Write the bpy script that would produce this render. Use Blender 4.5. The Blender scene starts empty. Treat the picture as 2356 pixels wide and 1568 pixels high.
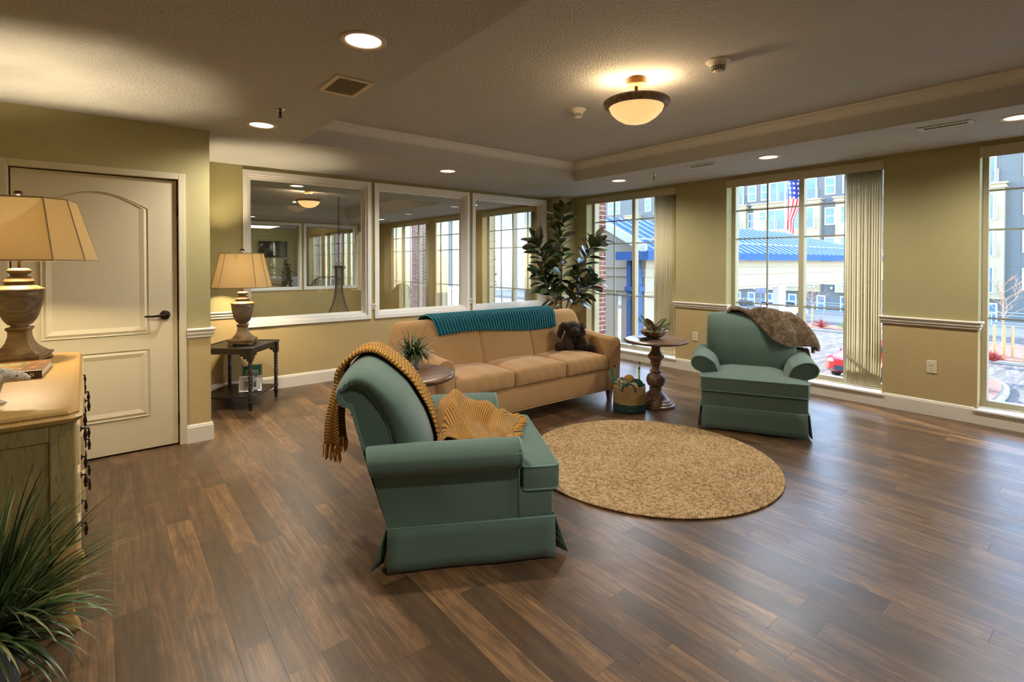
import bpy, bmesh, math, random
from mathutils import Vector, Matrix
from math import pi, sin, cos, sqrt, atan2, floor, exp
random.seed(7)
SC = bpy.context.scene
COL = SC.collection
# ---------------------------------------------------------------- camera, light, exposure
YAW, FPX, PITCH, CYP, CAMH = .6768, 1170.5, .0125, 618.7, 1.40
cam_d = bpy.data.cameras.new('camera'); cam = bpy.data.objects.new('camera', cam_d); COL.objects.link(cam)
cam_d.sensor_width = 36.0; cam_d.sensor_fit = 'HORIZONTAL'
cam_d.lens = FPX / 2356.0 * 36.0
cam_d.shift_x = 0.0
cam_d.shift_y = -(784.0 - CYP) / 2356.0
cam_d.clip_start = .05; cam_d.clip_end = 500
cam.location = (0, 0, CAMH)
cam.rotation_euler = (pi / 2 - PITCH, 0, -YAW)
SC.camera = cam
SC.view_settings.view_transform = 'Standard'; SC.view_settings.look = 'None'
SC.view_settings.exposure = 0.2; SC.view_settings.gamma = 1.0
SC.view_settings.use_curve_mapping = False
cy = SC.cycles
cy.use_denoising = True
cy.max_bounces = 10; cy.diffuse_bounces = 5; cy.glossy_bounces = 4; cy.transmission_bounces = 8
cy.transparent_max_bounces = 16
cy.sample_clamp_indirect = 4.0; cy.sample_clamp_direct = 0
cy.caustics_reflective = False; cy.caustics_refractive = False
cy.blur_glossy = 0.5

W = bpy.data.worlds.new('world'); SC.world = W; W.use_nodes = True
_n = W.node_tree.nodes; _l = W.node_tree.links; _n.clear()
sky = _n.new('ShaderNodeTexSky'); sky.sky_type = 'NISHITA'; sky.sun_disc = False
sky.sun_elevation = math.radians(38); sky.sun_rotation = math.radians(20); sky.altitude = 1600
sky.air_density = 1.0; sky.dust_density = 1.2; sky.ozone_density = 1.5
bg = _n.new('ShaderNodeBackground'); bg.inputs['Strength'].default_value = SKY_S = 1.95
out = _n.new('ShaderNodeOutputWorld')
_tn = _n.new('ShaderNodeMix'); _tn.data_type = 'RGBA'; _tn.blend_type = 'MULTIPLY'; _tn.inputs[0].default_value = 1; _tn.inputs[7].default_value = (1.0, .90, .80, 1); _l.new(sky.outputs[0], _tn.inputs[6]); _l.new(_tn.outputs[2], bg.inputs[0]); _l.new(bg.outputs[0], out.inputs[0])
sun_d = bpy.data.lights.new('sun', 'SUN'); sun = bpy.data.objects.new('sun', sun_d); COL.objects.link(sun)
sun_d.energy = 12.0; sun_d.angle = .009; sun_d.color = (1, .93, .82)
_az = Vector((-.38, -1, 0)).normalized() * cos(math.radians(25)); _dir = Vector((_az.x, _az.y, -sin(math.radians(25))))
sun.rotation_euler = _dir.to_track_quat('-Z', 'Y').to_euler(); sun.location = (8, 12, 8)

# room lamp powers (W)
P_CAN, P_BOWL, P_LAMP = 96.0, 12.0, 225.0
C_WARM = (1.0, .93, .80); C_AMBER = (1.0, .72, .40)

# ---------------------------------------------------------------- node helpers
class NT:
    def __init__(s, name):
        s.m = bpy.data.materials.new(name); s.m.use_nodes = True
        s.t = s.m.node_tree; s.n = s.t.nodes; s.l = s.t.links
        s.b = s.n['Principled BSDF']; s.o = s.n['Material Output']; s._c = {}
    def N(s, t, **k):
        x = s.n.new('ShaderNode' + t)
        for a, v in k.items(): setattr(x, a, v)
        return x
    def L(s, a, b): s.l.new(a, b)
    def setin(s, sock, v):
        if hasattr(v, 'is_output') or hasattr(v, 'links'): s.l.new(v, sock)
        else: sock.default_value = v
    def coord(s, kind='Object'):
        if kind not in s._c: s._c[kind] = s.N('TexCoord')
        return s._c[kind].outputs[kind]
    def pos(s): return s.N('NewGeometry').outputs['Position']
    def map(s, v, scale=(1, 1, 1), rot=(0, 0, 0), loc=(0, 0, 0)):
        m = s.N('Mapping'); s.L(v, m.inputs[0]); m.inputs['Scale'].default_value = scale
        m.inputs['Rotation'].default_value = rot; m.inputs['Location'].default_value = loc; return m.outputs[0]
    def noise(s, v, sc=5, det=3, rough=.5, dist=0):
        x = s.N('TexNoise'); s.L(v, x.inputs['Vector']); x.inputs['Scale'].default_value = sc
        x.inputs['Detail'].default_value = det; x.inputs['Roughness'].default_value = rough
        x.inputs['Distortion'].default_value = dist; return x.outputs['Fac']
    def math(s, op, a, b=0.0, c=0.0):
        x = s.N('Math', operation=op)
        for i, v in enumerate((a, b, c)): s.setin(x.inputs[i], v)
        return x.outputs[0]
    def ramp(s, f, stops, interp='LINEAR'):
        r = s.N('ValToRGB'); s.L(f, r.inputs[0]); r.color_ramp.interpolation = interp
        e = r.color_ramp.elements
        while len(e) < len(stops): e.new(.5)
        for i, (p, c) in enumerate(stops):
            e[i].position = p; e[i].color = (c[0], c[1], c[2], 1) if hasattr(c, '__len__') else (c, c, c, 1)
        return r.outputs[0]
    def mix(s, f, a, b, mode='MIX'):
        x = s.N('Mix', data_type='RGBA', blend_type=mode)
        s.setin(x.inputs[0], f)
        for i, v in ((6, a), (7, b)):
            if isinstance(v, (tuple, list)): v = (v[0], v[1], v[2], 1)
            s.setin(x.inputs[i], v)
        return x.outputs[2]
    def sep(s, v):
        x = s.N('SeparateXYZ'); s.L(v, x.inputs[0]); return x.outputs
    def comb(s, x=0., y=0., z=0.):
        c = s.N('CombineXYZ')
        for i, v in enumerate((x, y, z)): s.setin(c.inputs[i], v)
        return c.outputs[0]
    def bump(s, h, st=.3, dist=.01, nrm=None):
        b = s.N('Bump'); s.L(h, b.inputs['Height']); b.inputs['Strength'].default_value = st
        b.inputs['Distance'].default_value = dist
        if nrm is not None: s.L(nrm, b.inputs['Normal'])
        s.L(b.outputs[0], s.b.inputs['Normal']); return b.outputs[0]
    def col(s, v):
        if isinstance(v, (tuple, list)): v = (v[0], v[1], v[2], 1)
        s.setin(s.b.inputs['Base Color'], v)
    def set(s, **k):
        for a, v in k.items(): s.setin(s.b.inputs[a.replace('_', ' ')], v)
        return s

def lin(r, g, b):
    f = lambda c: (c / 255 / 12.92) if c <= 10 else ((c / 255 + .055) / 1.055) ** 2.4
    return (f(r), f(g), f(b))

def plain(name, c, rough=.5, metal=0., spec=.5, var=.06, vs=6., bump=0., bs=120., coat=0.):
    t = NT(name)
    n = t.noise(t.coord(), vs, 3)
    t.col(t.mix(t.math('MULTIPLY', n, 1.0), tuple(x * (1 - var * 2) for x in c), tuple(min(1, x * (1 + var * 2)) for x in c)))
    t.set(Roughness=rough, Metallic=metal, Specular_IOR_Level=spec, Coat_Weight=coat)
    if bump: t.bump(t.noise(t.coord(), bs, 3), bump, .003)
    return t.m

def emis(name, c, s):
    t = NT(name); t.col((0, 0, 0)); t.b.inputs['Emission Color'].default_value = (*c, 1)
    t.b.inputs['Emission Strength'].default_value = s; return t.m

# ---------------------------------------------------------------- mesh helpers
def arr(lo, hi, r, n):
    a = [lo + r * f for f in (0, .3, .65, 1)] + [lo + r + (hi - lo - 2 * r) * i / n for i in range(1, n)]
    return a + [hi - r * f for f in (1, .65, .3, 0)]

class G:
    def __init__(s): s.bm = bmesh.new(); s.mi = 0; s.M = Matrix.Identity(4)
    def v(s, p): return s.bm.verts.new(s.M @ Vector(p))
    def f(s, vs):
        try: x = s.bm.faces.new(vs); x.material_index = s.mi; return x
        except ValueError: return None
    def box(s, x0, x1, y0, y1, z0, z1):
        p = [s.v((x, y, z)) for x in (x0, x1) for y in (y0, y1) for z in (z0, z1)]
        for q in ((0, 1, 3, 2), (4, 6, 7, 5), (0, 4, 5, 1), (2, 3, 7, 6), (0, 2, 6, 4), (1, 5, 7, 3)): s.f([p[i] for i in q])
        return s
    def grid(s, fn, nu, nv, cu=False, cv=False):
        nuv = nu if cu else nu + 1; nvv = nv if cv else nv + 1
        P = [[s.v(fn(i / nu, j / nv)) for j in range(nvv)] for i in range(nuv)]
        for i in range(nu):
            for j in range(nv):
                a, b = (i + 1) % nuv if cu else i + 1, (j + 1) % nvv if cv else j + 1
                s.f([P[i][j], P[a][j], P[a][b], P[i][b]])
        return P
    def rbox(s, x0, x1, y0, y1, z0, z1, r, n=(2, 2, 2), fn=None):
        A = [arr(x0, x1, r, n[0]), arr(y0, y1, r, n[1]), arr(z0, z1, r, n[2])]
        lo = (x0, y0, z0); hi = (x1, y1, z1); cache = {}
        def V_(p):
            k = tuple(round(c, 5) for c in p)
            if k not in cache:
                q = [min(max(p[i], lo[i] + r), hi[i] - r) for i in range(3)]
                d = Vector([p[i] - q[i] for i in range(3)])
                if d.length > 1e-9: w = Vector(q) + d.normalized() * r
                else: w = Vector(p)
                cache[k] = s.v(fn(w) if fn else w)
            return cache[k]
        for ax in range(3):
            b, c = (ax + 1) % 3, (ax + 2) % 3
            for side in (0, 1):
                val = A[ax][0] if side == 0 else A[ax][-1]
                for i in range(len(A[b]) - 1):
                    for j in range(len(A[c]) - 1):
                        q = []
                        for (bi, ci) in ((i, j), (i + 1, j), (i + 1, j + 1), (i, j + 1)):
                            p = [0, 0, 0]; p[ax] = val; p[b] = A[b][bi]; p[c] = A[c][ci]; q.append(V_(p))
                        if side == 0: q.reverse()
                        if len(set(q)) == 4: s.f(q)
        return s
    def lathe(s, prof, seg=32, c=(0, 0, 0), sq=False):
        rings = []
        for r, z in prof:
            if r < 1e-5: rings.append([s.v((c[0], c[1], c[2] + z))]); continue
            rings.append([s.v((c[0] + r * cos(2 * pi * i / seg + (pi / 4 if sq else 0)), c[1] + r * sin(2 * pi * i / seg + (pi / 4 if sq else 0)), c[2] + z)) for i in range(seg)])
        for a, b in zip(rings, rings[1:]):
            for i in range(seg):
                j = (i + 1) % seg
                if len(a) == 1 and len(b) == 1: continue
                if len(a) == 1: s.f([a[0], b[i], b[j]])
                elif len(b) == 1: s.f([a[i], b[0], a[j]])
                else: s.f([a[i], a[j], b[j], b[i]])
        if len(rings[0]) > 1: s.f(list(reversed(rings[0])))
        if len(rings[-1]) > 1: s.f(rings[-1])
        return s
    def tube(s, pts, r, seg=8, closed=False, cap=True):
        P = [Vector(p) for p in pts]; n = len(P)
        if n < 2: return s
        rr = r if hasattr(r, '__len__') else [r] * n
        up = None; rings = []
        for i in range(n):
            if closed: t = P[(i + 1) % n] - P[i - 1]
            else: t = P[min(i + 1, n - 1)] - P[max(i - 1, 0)]
            t = t.normalized() if t.length > 1e-9 else Vector((0, 0, 1))
            if up is None: up = Vector((0, 0, 1)) if abs(t.z) < .9 else Vector((1, 0, 0))
            a = t.cross(up)
            if a.length < 1e-6: a = t.cross(Vector((.3, 1, .2)))
            a.normalize(); b = a.cross(t).normalized(); up = b
            rings.append([s.v(P[i] + (a * cos(2 * pi * k / seg) + b * sin(2 * pi * k / seg)) * rr[i]) for k in range(seg)])
        m = n if closed else n - 1
        for i in range(m):
            A_, B_ = rings[i], rings[(i + 1) % n]
            for k in range(seg): s.f([A_[k], A_[(k + 1) % seg], B_[(k + 1) % seg], B_[k]])
        if not closed and cap: s.f(list(reversed(rings[0]))); s.f(rings[-1])
        return s
    def prism(s, poly, ax, a, b):
        def mk(p, h):
            q = [0, 0, 0]; o = [i for i in range(3) if i != ax]; q[ax] = h; q[o[0]] = p[0]; q[o[1]] = p[1]; return s.v(q)
        A_ = [mk(p, a) for p in poly]; B_ = [mk(p, b) for p in poly]; n = len(poly)
        for i in range(n): s.f([A_[i], A_[(i + 1) % n], B_[(i + 1) % n], B_[i]])
        s.f(list(reversed(A_))); s.f(B_); return s
    def sph(s, c, r, seg=16, rings=10, rot=None):
        if not hasattr(r, '__len__'): r = (r, r, r)
        R = rot or Matrix.Identity(3); c = Vector(c)
        def fn(u, v):
            th = 2 * pi * u; ph = pi * v
            return c + R @ Vector((r[0] * sin(ph) * cos(th), r[1] * sin(ph) * sin(th), -r[2] * cos(ph)))
        top = s.v(fn(0, 1)); bot = s.v(fn(0, 0))
        P = [[s.v(fn(i / seg, j / rings)) for j in range(1, rings)] for i in range(seg)]
        for i in range(seg):
            a = (i + 1) % seg
            for j in range(rings - 2): s.f([P[i][j], P[a][j], P[a][j + 1], P[i][j + 1]])
            s.f([bot, P[a][0], P[i][0]]); s.f([P[i][-1], P[a][-1], top])
        return s
    def make(s, name, mat=None, parent=None, loc=(0, 0, 0), rz=0., smooth=False, ang=None, bevel=0., bseg=2, sub=0, solid=0., soff=0., merge=False):
        bm = s.bm
        if merge: bmesh.ops.remove_doubles(bm, verts=bm.verts, dist=1e-5)
        bmesh.ops.recalc_face_normals(bm, faces=bm.faces)
        if bevel:
            es = [e for e in bm.edges if len(e.link_faces) == 2 and e.calc_face_angle(0) > .5]
            bmesh.ops.bevel(bm, geom=es, offset=bevel, segments=bseg, affect='EDGES', profile=.5, clamp_overlap=True)
        me = bpy.data.meshes.new(name); bm.to_mesh(me); bm.free()
        for m in (mat if isinstance(mat, (list, tuple)) else [mat]):
            if m: me.materials.append(m)
        if smooth or ang is not None:
            me.shade_smooth() if ang is None else None
            if ang is not None:
                for p in me.polygons: p.use_smooth = True
                me.set_sharp_from_angle(angle=math.radians(ang))
        o = bpy.data.objects.new(name, me); COL.objects.link(o)
        if parent: o.parent = parent
        o.location = loc; o.rotation_euler = (0, 0, rz)
        if solid: m = o.modifiers.new('solid', 'SOLIDIFY'); m.thickness = solid; m.offset = soff
        if sub: m = o.modifiers.new('sub', 'SUBSURF'); m.levels = sub; m.render_levels = sub
        return o

def thing(name, label, cat, loc=(0, 0, 0), rz=0., group=None):
    o = bpy.data.objects.new(name, None); COL.objects.link(o); o.location = loc; o.rotation_euler = (0, 0, rz)
    o.empty_display_size = .1
    return tag(o, label, cat, group)
def tag(o, label, cat, group=None, kind=None):
    o['label'] = label; o['category'] = cat
    if group: o['group'] = group
    if kind: o['kind'] = kind
    return o
def struct(o): o['kind'] = 'structure'; return o
def sempty(name, loc=(0, 0, 0)):
    o = bpy.data.objects.new(name, None); COL.objects.link(o); o.location = loc; o['kind'] = 'structure'; return o
def copy_tree(o, parent=None):
    c = o.copy(); COL.objects.link(c); c.parent = parent
    for ch in o.children: copy_tree(ch, c)
    return c
def dup(root, loc, rz=0., label=None):
    c = copy_tree(root); c.location = loc; c.rotation_euler = (0, 0, rz)
    if label: c['label'] = label
    return c
def spline(pts, n=8, closed=False):
    P = [Vector(p) for p in pts]; m = len(P); o = []
    rng = m if closed else m - 1
    for i in range(rng):
        if closed: a, b, c, d = P[i - 1], P[i], P[(i + 1) % m], P[(i + 2) % m]
        else: a, b, c, d = P[max(i - 1, 0)], P[i], P[i + 1], P[min(i + 2, m - 1)]
        for k in range(n):
            t = k / n
            o.append(.5 * ((2 * b) + (c - a) * t + (2 * a - 5 * b + 4 * c - d) * t * t + (3 * b - a - 3 * c + d) * t ** 3))
    if not closed: o.append(P[-1])
    return o
def lerp(a, b, t): return a + (b - a) * t
def sstep(a, b, x):
    t = min(1, max(0, (x - a) / (b - a))); return t * t * (3 - 2 * t)
# ---------------------------------------------------------------- materials
def m_wall(dual=True):
    t = NT('painted_wall' if dual else 'golden_painted_wall'); p = t.pos(); z = t.sep(p)[2]
    up = t.math('GREATER_THAN', z, .85)
    n = t.noise(p, 3, 2)
    olive = t.mix(n, lin(164, 155, 112), lin(174, 165, 121)) if dual else t.mix(n, lin(182, 158, 104), lin(192, 168, 114))
    tan = t.mix(n, lin(184, 162, 116), lin(194, 172, 124))
    t.col(t.mix(up, tan, olive) if dual else olive)
    # damask embossing below the rail, orange peel above
    sw = t.noise(p, 34, 2, .5, 4.)
    em = t.math('SMOOTH_MIN', t.math('MULTIPLY', t.math('ABSOLUTE', t.math('SUBTRACT', sw, .5)), 6.), 1., .2)
    peel = t.noise(p, 95, 2, .5)
    h = t.mix(up, em, peel)
    t.bump(h, .38, .003); t.set(Roughness=.75, Specular_IOR_Level=.25)
    return t.m
def m_ceiling():
    t = NT('textured_ceiling'); p = t.pos()
    n = t.noise(p, 2, 2)
    t.col(t.mix(n, lin(190, 189, 187), lin(200, 199, 197)))
    t.bump(t.noise(p, 70, 3, .55), 1., .012); t.set(Roughness=.9, Specular_IOR_Level=.1)
    return t.m
def m_floor():
    t = NT('walnut_planks'); p = t.pos(); s = t.sep(p)
    w, Ln = .1143, .92
    xr = t.math('DIVIDE', t.math('SUBTRACT', s[0], .0215), w)
    row = t.math('FLOOR', xr)
    wn = t.N('TexWhiteNoise', noise_dimensions='1D'); t.L(row, wn.inputs['W'])
    yl = t.math('ADD', t.math('DIVIDE', s[1], Ln), t.math('MULTIPLY', wn.outputs['Value'], 7.3))
    pid = t.math('FLOOR', yl)
    wn2 = t.N('TexWhiteNoise', noise_dimensions='2D'); t.L(t.comb(row, pid), wn2.inputs['Vector'])
    rnd = wn2.outputs['Value']; rc = t.sep(wn2.outputs['Color'])
    v = t.comb(t.math('ADD', s[0], t.math('MULTIPLY', rnd, 37.)), t.math('ADD', t.math('MULTIPLY', s[1], .05), t.math('MULTIPLY', rc[0], 11.)), 0.)
    g1 = t.noise(v, 28, 4, .6, 1.6)
    v2 = t.comb(t.math('ADD', s[0], t.math('MULTIPLY', rnd, 17.)), t.math('MULTIPLY', s[1], .03), 0.)
    g2 = t.noise(v2, 160, 2, .6, .4)
    v3 = t.comb(t.math('ADD', s[0], t.math('MULTIPLY', rnd, 5.)), t.math('ADD', t.math('MULTIPLY', s[1], .3), rnd), 0.)
    g3 = t.noise(v3, 9, 3, .6, 2.2)
    base = t.ramp(t.math('ADD', t.math('MULTIPLY', g1, .62), t.math('MULTIPLY', g3, .42)),
                  [(.30, lin(40, 28, 21)), (.43, lin(82, 60, 42)), (.56, lin(130, 99, 68)), (.70, lin(178, 140, 98))])
    tone = t.ramp(rnd, [(0, lin(138, 128, 122)), (.3, lin(176, 164, 156)), (.6, lin(222, 210, 196)), (1, lin(255, 246, 232))])
    c = t.mix(1., base, tone, 'MULTIPLY')
    c = t.mix(t.math('MULTIPLY', t.math('MULTIPLY', g2, g2), .85), c, lin(62, 44, 30))
    wv = t.math('ADD', t.math('MULTIPLY', t.math('ADD', s[0], rnd), 420.), t.math('MULTIPLY', t.noise(v3, 6, 3, .6, 1.5), 46.))
    gl = t.math('POWER', t.math('MULTIPLY', t.math('ADD', t.math('SINE', wv), 1.), .5), 4.)
    c = t.mix(t.math('MULTIPLY', t.math('MULTIPLY', gl, g1), .75), c, lin(58, 40, 28))
    c = t.mix(t.math('MULTIPLY', t.math('POWER', t.noise(p, 330, 2, .7), 3.), .55), c, lin(190, 160, 124))
    fx = t.math('FRACT', xr); fy = t.math('FRACT', yl)
    ex = t.math('MULTIPLY', t.math('MINIMUM', fx, t.math('SUBTRACT', 1., fx)), w)
    ey = t.math('MULTIPLY', t.math('MINIMUM', fy, t.math('SUBTRACT', 1., fy)), Ln)
    e = t.math('MINIMUM', ex, ey)
    gap = t.math('LESS_THAN', e, .0009)
    c = t.mix(t.math('MULTIPLY', gap, .7), c, lin(40, 28, 22))
    t.col(c)
    speck = t.noise(p, 700, 1)
    t.set(Roughness=t.math('ADD', .27, t.math('MULTIPLY', t.noise(p, 5, 4), .16)), Specular_IOR_Level=.68)
    h = t.math('ADD', t.math('MULTIPLY', t.math('SMOOTH_MIN', t.math('MULTIPLY', e, 500.), 1., .3), .6), t.math('ADD', t.math('MULTIPLY', g2, .3), t.math('MULTIPLY', speck, .3)))
    t.bump(h, .22, .0018)
    return t.m
def m_fabric(name, c, c2=None, sc=900, rough=.9, b=.25, var=.1):
    t = NT(name); p = t.coord()
    n = t.noise(p, 7, 3); m = t.noise(p, sc, 2)
    c2 = c2 or tuple(x * .72 for x in c)
    a = t.mix(n, tuple(x * (1 - var) for x in c), tuple(min(1, x * (1 + var)) for x in c))
    t.col(t.mix(t.math('MULTIPLY', m, .55), a, c2))
    t.set(Roughness=rough, Specular_IOR_Level=.15, Sheen_Weight=.22, Sheen_Roughness=.5)
    t.bump(t.math('ADD', m, t.math('MULTIPLY', t.noise(p, 45, 2), .35)), b, .0015)
    return t.m
def m_wood(name, dark, mid, light, axis=2, sc=14, rough=.45, dist=2.5, coat=.0, stretch=.12, bumps=.15):
    t = NT(name); sc3 = [1., 1., 1.]; sc3[axis] = stretch
    v = t.map(t.coord(), tuple(sc3)); n = t.noise(v, sc, 4, .6, dist); f = t.noise(v, sc * 9, 2, .6, .3)
    c = t.ramp(n, [(.3, dark), (.5, mid), (.7, light)]); c = t.mix(t.math('MULTIPLY', f, .4), c, dark)
    t.col(c); t.set(Roughness=rough, Coat_Weight=coat, Coat_Roughness=.2); t.bump(f, bumps, .001)
    return t.m
def m_knit(name, c, c2, rows, axis='u'):
    t = NT(name); uv = t.coord('UV')
    return t.m
MW = m_wall(); MC = m_ceiling(); MF = m_floor()
M_TRIM = plain('white_trim_paint', lin(224, 217, 204), .42, var=.02)
M_DOOR = plain('cream_door_paint', lin(206, 194, 166), .45, var=.02)
M_WINTRIM = plain('window_casing_paint', lin(238, 236, 232), .4, var=.02)
M_CROWN = plain('ceiling_moulding_paint', lin(216, 214, 210), .6, var=.02)
M_ALU = plain('beige_window_frame', lin(178, 170, 142), .4, var=.02)
M_VALANCE = plain('cream_blind', lin(186, 176, 146), .5, var=.02)
M_BRONZE = plain('oil_rubbed_bronze', lin(46, 36, 30), .35, .7)
M_PLATE = plain('ivory_plastic', lin(215, 205, 180), .35, var=.01)
M_BLACK = plain('black_gap', (.008, .007, .006), .7)
M_GREEN = m_fabric('sage_green_upholstery', lin(98, 120, 108), lin(60, 76, 68))
M_GREENP = m_fabric('sage_green_lit_piping', lin(116, 148, 136), lin(84, 112, 102))  # same cloth as the upholstery, with the lit edge put into a brighter colour
M_TAN = m_fabric('tan_upholstery', lin(192, 150, 100), lin(144, 106, 66), 700)
M_CHROME = plain('chrome', lin(200, 198, 190), .15, 1.)
def m_glass():
    t = NT('window_glass'); t.n.remove(t.b)
    tr = t.N('BsdfTransparent'); gl = t.N('BsdfGlossy'); gl.inputs['Roughness'].default_value = .005
    ge = t.N('NewGeometry'); dt = t.N('VectorMath', operation='DOT_PRODUCT'); t.L(ge.outputs['Normal'], dt.inputs[0]); t.L(ge.outputs['Incoming'], dt.inputs[1])
    k = t.math('SUBTRACT', 1., t.math('ABSOLUTE', dt.outputs['Value'])); f = t.math('ADD', .045, t.math('MULTIPLY', t.math('POWER', k, 5.), .8)); mx = t.N('MixShader')
    t.L(f, mx.inputs[0]); t.L(tr.outputs[0], mx.inputs[1]); t.L(gl.outputs[0], mx.inputs[2])
    tr.inputs[0].default_value = (.97, .98, .97, 1); gl.inputs[0].default_value = (.9, .9, .9, 1)
    t.L(mx.outputs[0], t.o.inputs[0]); return t.m
M_GLASS = m_glass()
# ---------------------------------------------------------------- room shell
XW, YB, YD, ZC = 5.92, 6.04, 4.64, 2.44
XT0, XT1, YT1, YT0, ZT = 1.33, 4.72, 4.59, -1.6, 2.66     # tray ceiling
YR = -4.0; XL = -3.4
W_THK = .30
def wall_open(axis, c, thk, a0, a1, z0, z1, holes, name, mat=MW):
    """wall slab normal to axis at c..c+thk spanning a0..a1, with rectangular holes (h0,h1,hz0,hz1)"""
    g = G()
    def B(u0, u1, w0, w1):
        if u1 - u0 < 1e-4 or w1 - w0 < 1e-4: return
        if axis == 0: g.box(c, c + thk, u0, u1, w0, w1)
        else: g.box(u0, u1, c, c + thk, w0, w1)
    cur = a0
    for h0, h1, q0, q1 in sorted(holes):
        B(cur, h0, z0, z1); B(h0, h1, z0, q0); B(h0, h1, q1, z1); cur = h1
    B(cur, a1, z0, z1)
    return struct(g.make(name, mat))
# floor
DX0_, DX1_ = -.495, .466
g = G(); g.box(XL, XW, YR, YD, -.1, 0); g.box(DX0_, DX1_, YD, YD + .13, -.1, 0); g.box(.66, XW, YD, YB, -.1, 0); struct(g.make('floor', MF))
# ceiling: soffit ring and raised tray
g = G()
g.box(XL, XT0, YR, YD, ZC, ZC + .4); g.box(XT0, XT1, YR, YT0, ZC, ZC + .4)
g.box(XT1, XW + W_THK, YR, YB, ZC, ZC + .4); g.box(XT0, XT1, YT1, YB, ZC, ZC + .4); g.box(.4, XT0, YD, YB, ZC, ZC + .4)
g.box(XT0, XT1, YT0, YT1, ZT, ZT + .18); struct(g.make('ceiling', MC))
# crown moulding in the tray (three visible sides + rear)
def crown(p0, p1, inward, name):
    prof = [(0, -.085), (.012, -.085), (.014, -.078), (.008, -.072), (.018, -.062), (.02, -.05), (.045, -.022), (.07, -.014), (.074, -.006), (.074, 0), (0, 0)]
    d = (Vector(p1) - Vector(p0)); n = Vector(inward)
    g = G(); A = []
    for P, k in ((Vector(p0), 1), (Vector(p1), -1)):
        A.append([g.v((P.x + n.x * a + d.normalized().x * a * k, P.y + n.y * a + d.normalized().y * a * k, ZT + b)) for a, b in prof])
    m = len(prof)
    for i in range(m): g.f([A[0][i], A[0][(i + 1) % m], A[1][(i + 1) % m], A[1][i]])
    return struct(g.make(name, M_CROWN))
crown((XT0, YT1, 0), (XT1, YT1, 0), (0, -1, 0), 'trim_1')
crown((XT1, YT1, 0), (XT1, YT0, 0), (-1, 0, 0), 'trim_2')
crown((XT1, YT0, 0), (XT0, YT0, 0), (0, 1, 0), 'trim_3')
crown((XT0, YT0, 0), (XT0, YT1, 0), (1, 0, 0), 'trim_4')
# walls
BW = [(1.21, 2.55), (2.69, 4.02), (4.165, 5.50)]; BZ = (.75, 2.35)
RW = [(3.90, 5.50), (1.60, 3.20), (-.70, .905), (-3.0, -1.40)]; RZ = (.115, 2.405)  # last opening is unseen, added to let in more daylight
AW = [(6.74, 8.32), (8.58, 10.16), (10.45, 12.0)]
wall_open(1, YB, .14, .55, XW, 0, ZC, [(a, b, *BZ) for a, b in BW], 'wall_back')
wall_open(0, XW, W_THK, YR, YB + .07, -.1, 3.1, [(a, b, *RZ) for a, b in RW], 'wall_right')
g = G(); g.box(.55, .66, YD + .12, YB, 0, ZC); struct(g.make('wall_return', MW, bevel=.0))
DX0, DX1, DZ = -.475, .446, 2.03
wall_open(1, YD, .12, -.85, .66, 0, ZC, [(DX0 - .02, DX1 + .02, 0, DZ + .02)], 'wall_door')
g = G(); g.box(-.80, -.68, 2.2, YD, 0, ZC); struct(g.make('wall_left', MW))
g = G(); g.box(XL, -.80, 2.2, 2.32, 0, ZC); struct(g.make('wall_left_return', MW))
g = G(); g.box(XL - .1, XL, YR, 2.2, 0, ZC); struct(g.make('wall_far_left', MW))
g = G(); g.box(XL, XW, YR - .1, YR, 0, ZC); struct(g.make('wall_rear', MW))
g = G(); g.box(5.61, XW, 5.745, YB, 0, ZC); struct(g.make('wall_corner', MW))
g = G(); g.box(DX0 - .019, DX1 + .019, YD + .062, YD + .118, .001, DZ + .019); struct(g.make('door_gap_dark_block', M_BLACK))  # black block added behind the leaf so the door gap stays dark
# chair rail + baseboard profiles
RAIL = [(0, 0), (.012, 0), (.016, .008), (.010, .016), (.024, .028), (.026, .036), (.018, .042), (.022, .052), (.034, .058), (.036, .066), (.026, .074), (0, .074)]
BASE = [(0, 0), (.016, 0), (.016, .118), (.012, .124), (.012, .130), (.006, .138), (0, .14)]
def run(prof, pts, z, name, mat=M_TRIM):
    """extrude profile (out, up) along an XY polyline; room lies to the right of the direction of travel"""
    g = G(); P = [Vector((a, b, 0)) for a, b in pts]; rings = []
    for i, p in enumerate(P):
        d0 = (p - P[i - 1]).normalized() if i > 0 else None
        d1 = (P[i + 1] - p).normalized() if i < len(P) - 1 else None
        nr = lambda d: Vector((d.y, -d.x, 0))
        if d0 is None: m = nr(d1)
        elif d1 is None: m = nr(d0)
        else:
            m = nr(d0) + nr(d1); m = m / max(.3, m.dot(nr(d0)))
        rings.append([g.v(p + m * a + Vector((0, 0, z + b))) for a, b in prof])
    k = len(prof)
    for A_, B_ in zip(rings, rings[1:]):
        for i in range(k): g.f([A_[i], A_[(i + 1) % k], B_[(i + 1) % k], B_[i]])
    g.f(rings[0]); g.f(list(reversed(rings[-1])))
    return struct(g.make(name, mat))
ZR = .815
run(RAIL, [(1.163, YB), (.66, YB), (.66, YD), (.497, YD)][::-1], ZR, 'trim_5')
run(RAIL, [(2.594, YB), (2.648, YB)], ZR, 'trim_6'); run(RAIL, [(4.062, YB), (4.124, YB)], ZR, 'trim_7')
run(RAIL, [(5.545, YB), (5.61, YB), (5.61, 5.745), (XW, 5.745), (XW, 5.50)], ZR, 'trim_8')
run(RAIL, [(XW + .06, 3.90), (XW, 3.90), (XW, 3.20), (XW + .06, 3.20)], ZR, 'trim_9')
run(RAIL, [(XW + .06, 1.60), (XW, 1.60), (XW, .905), (XW + .06, .905)], ZR, 'trim_10')
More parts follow.
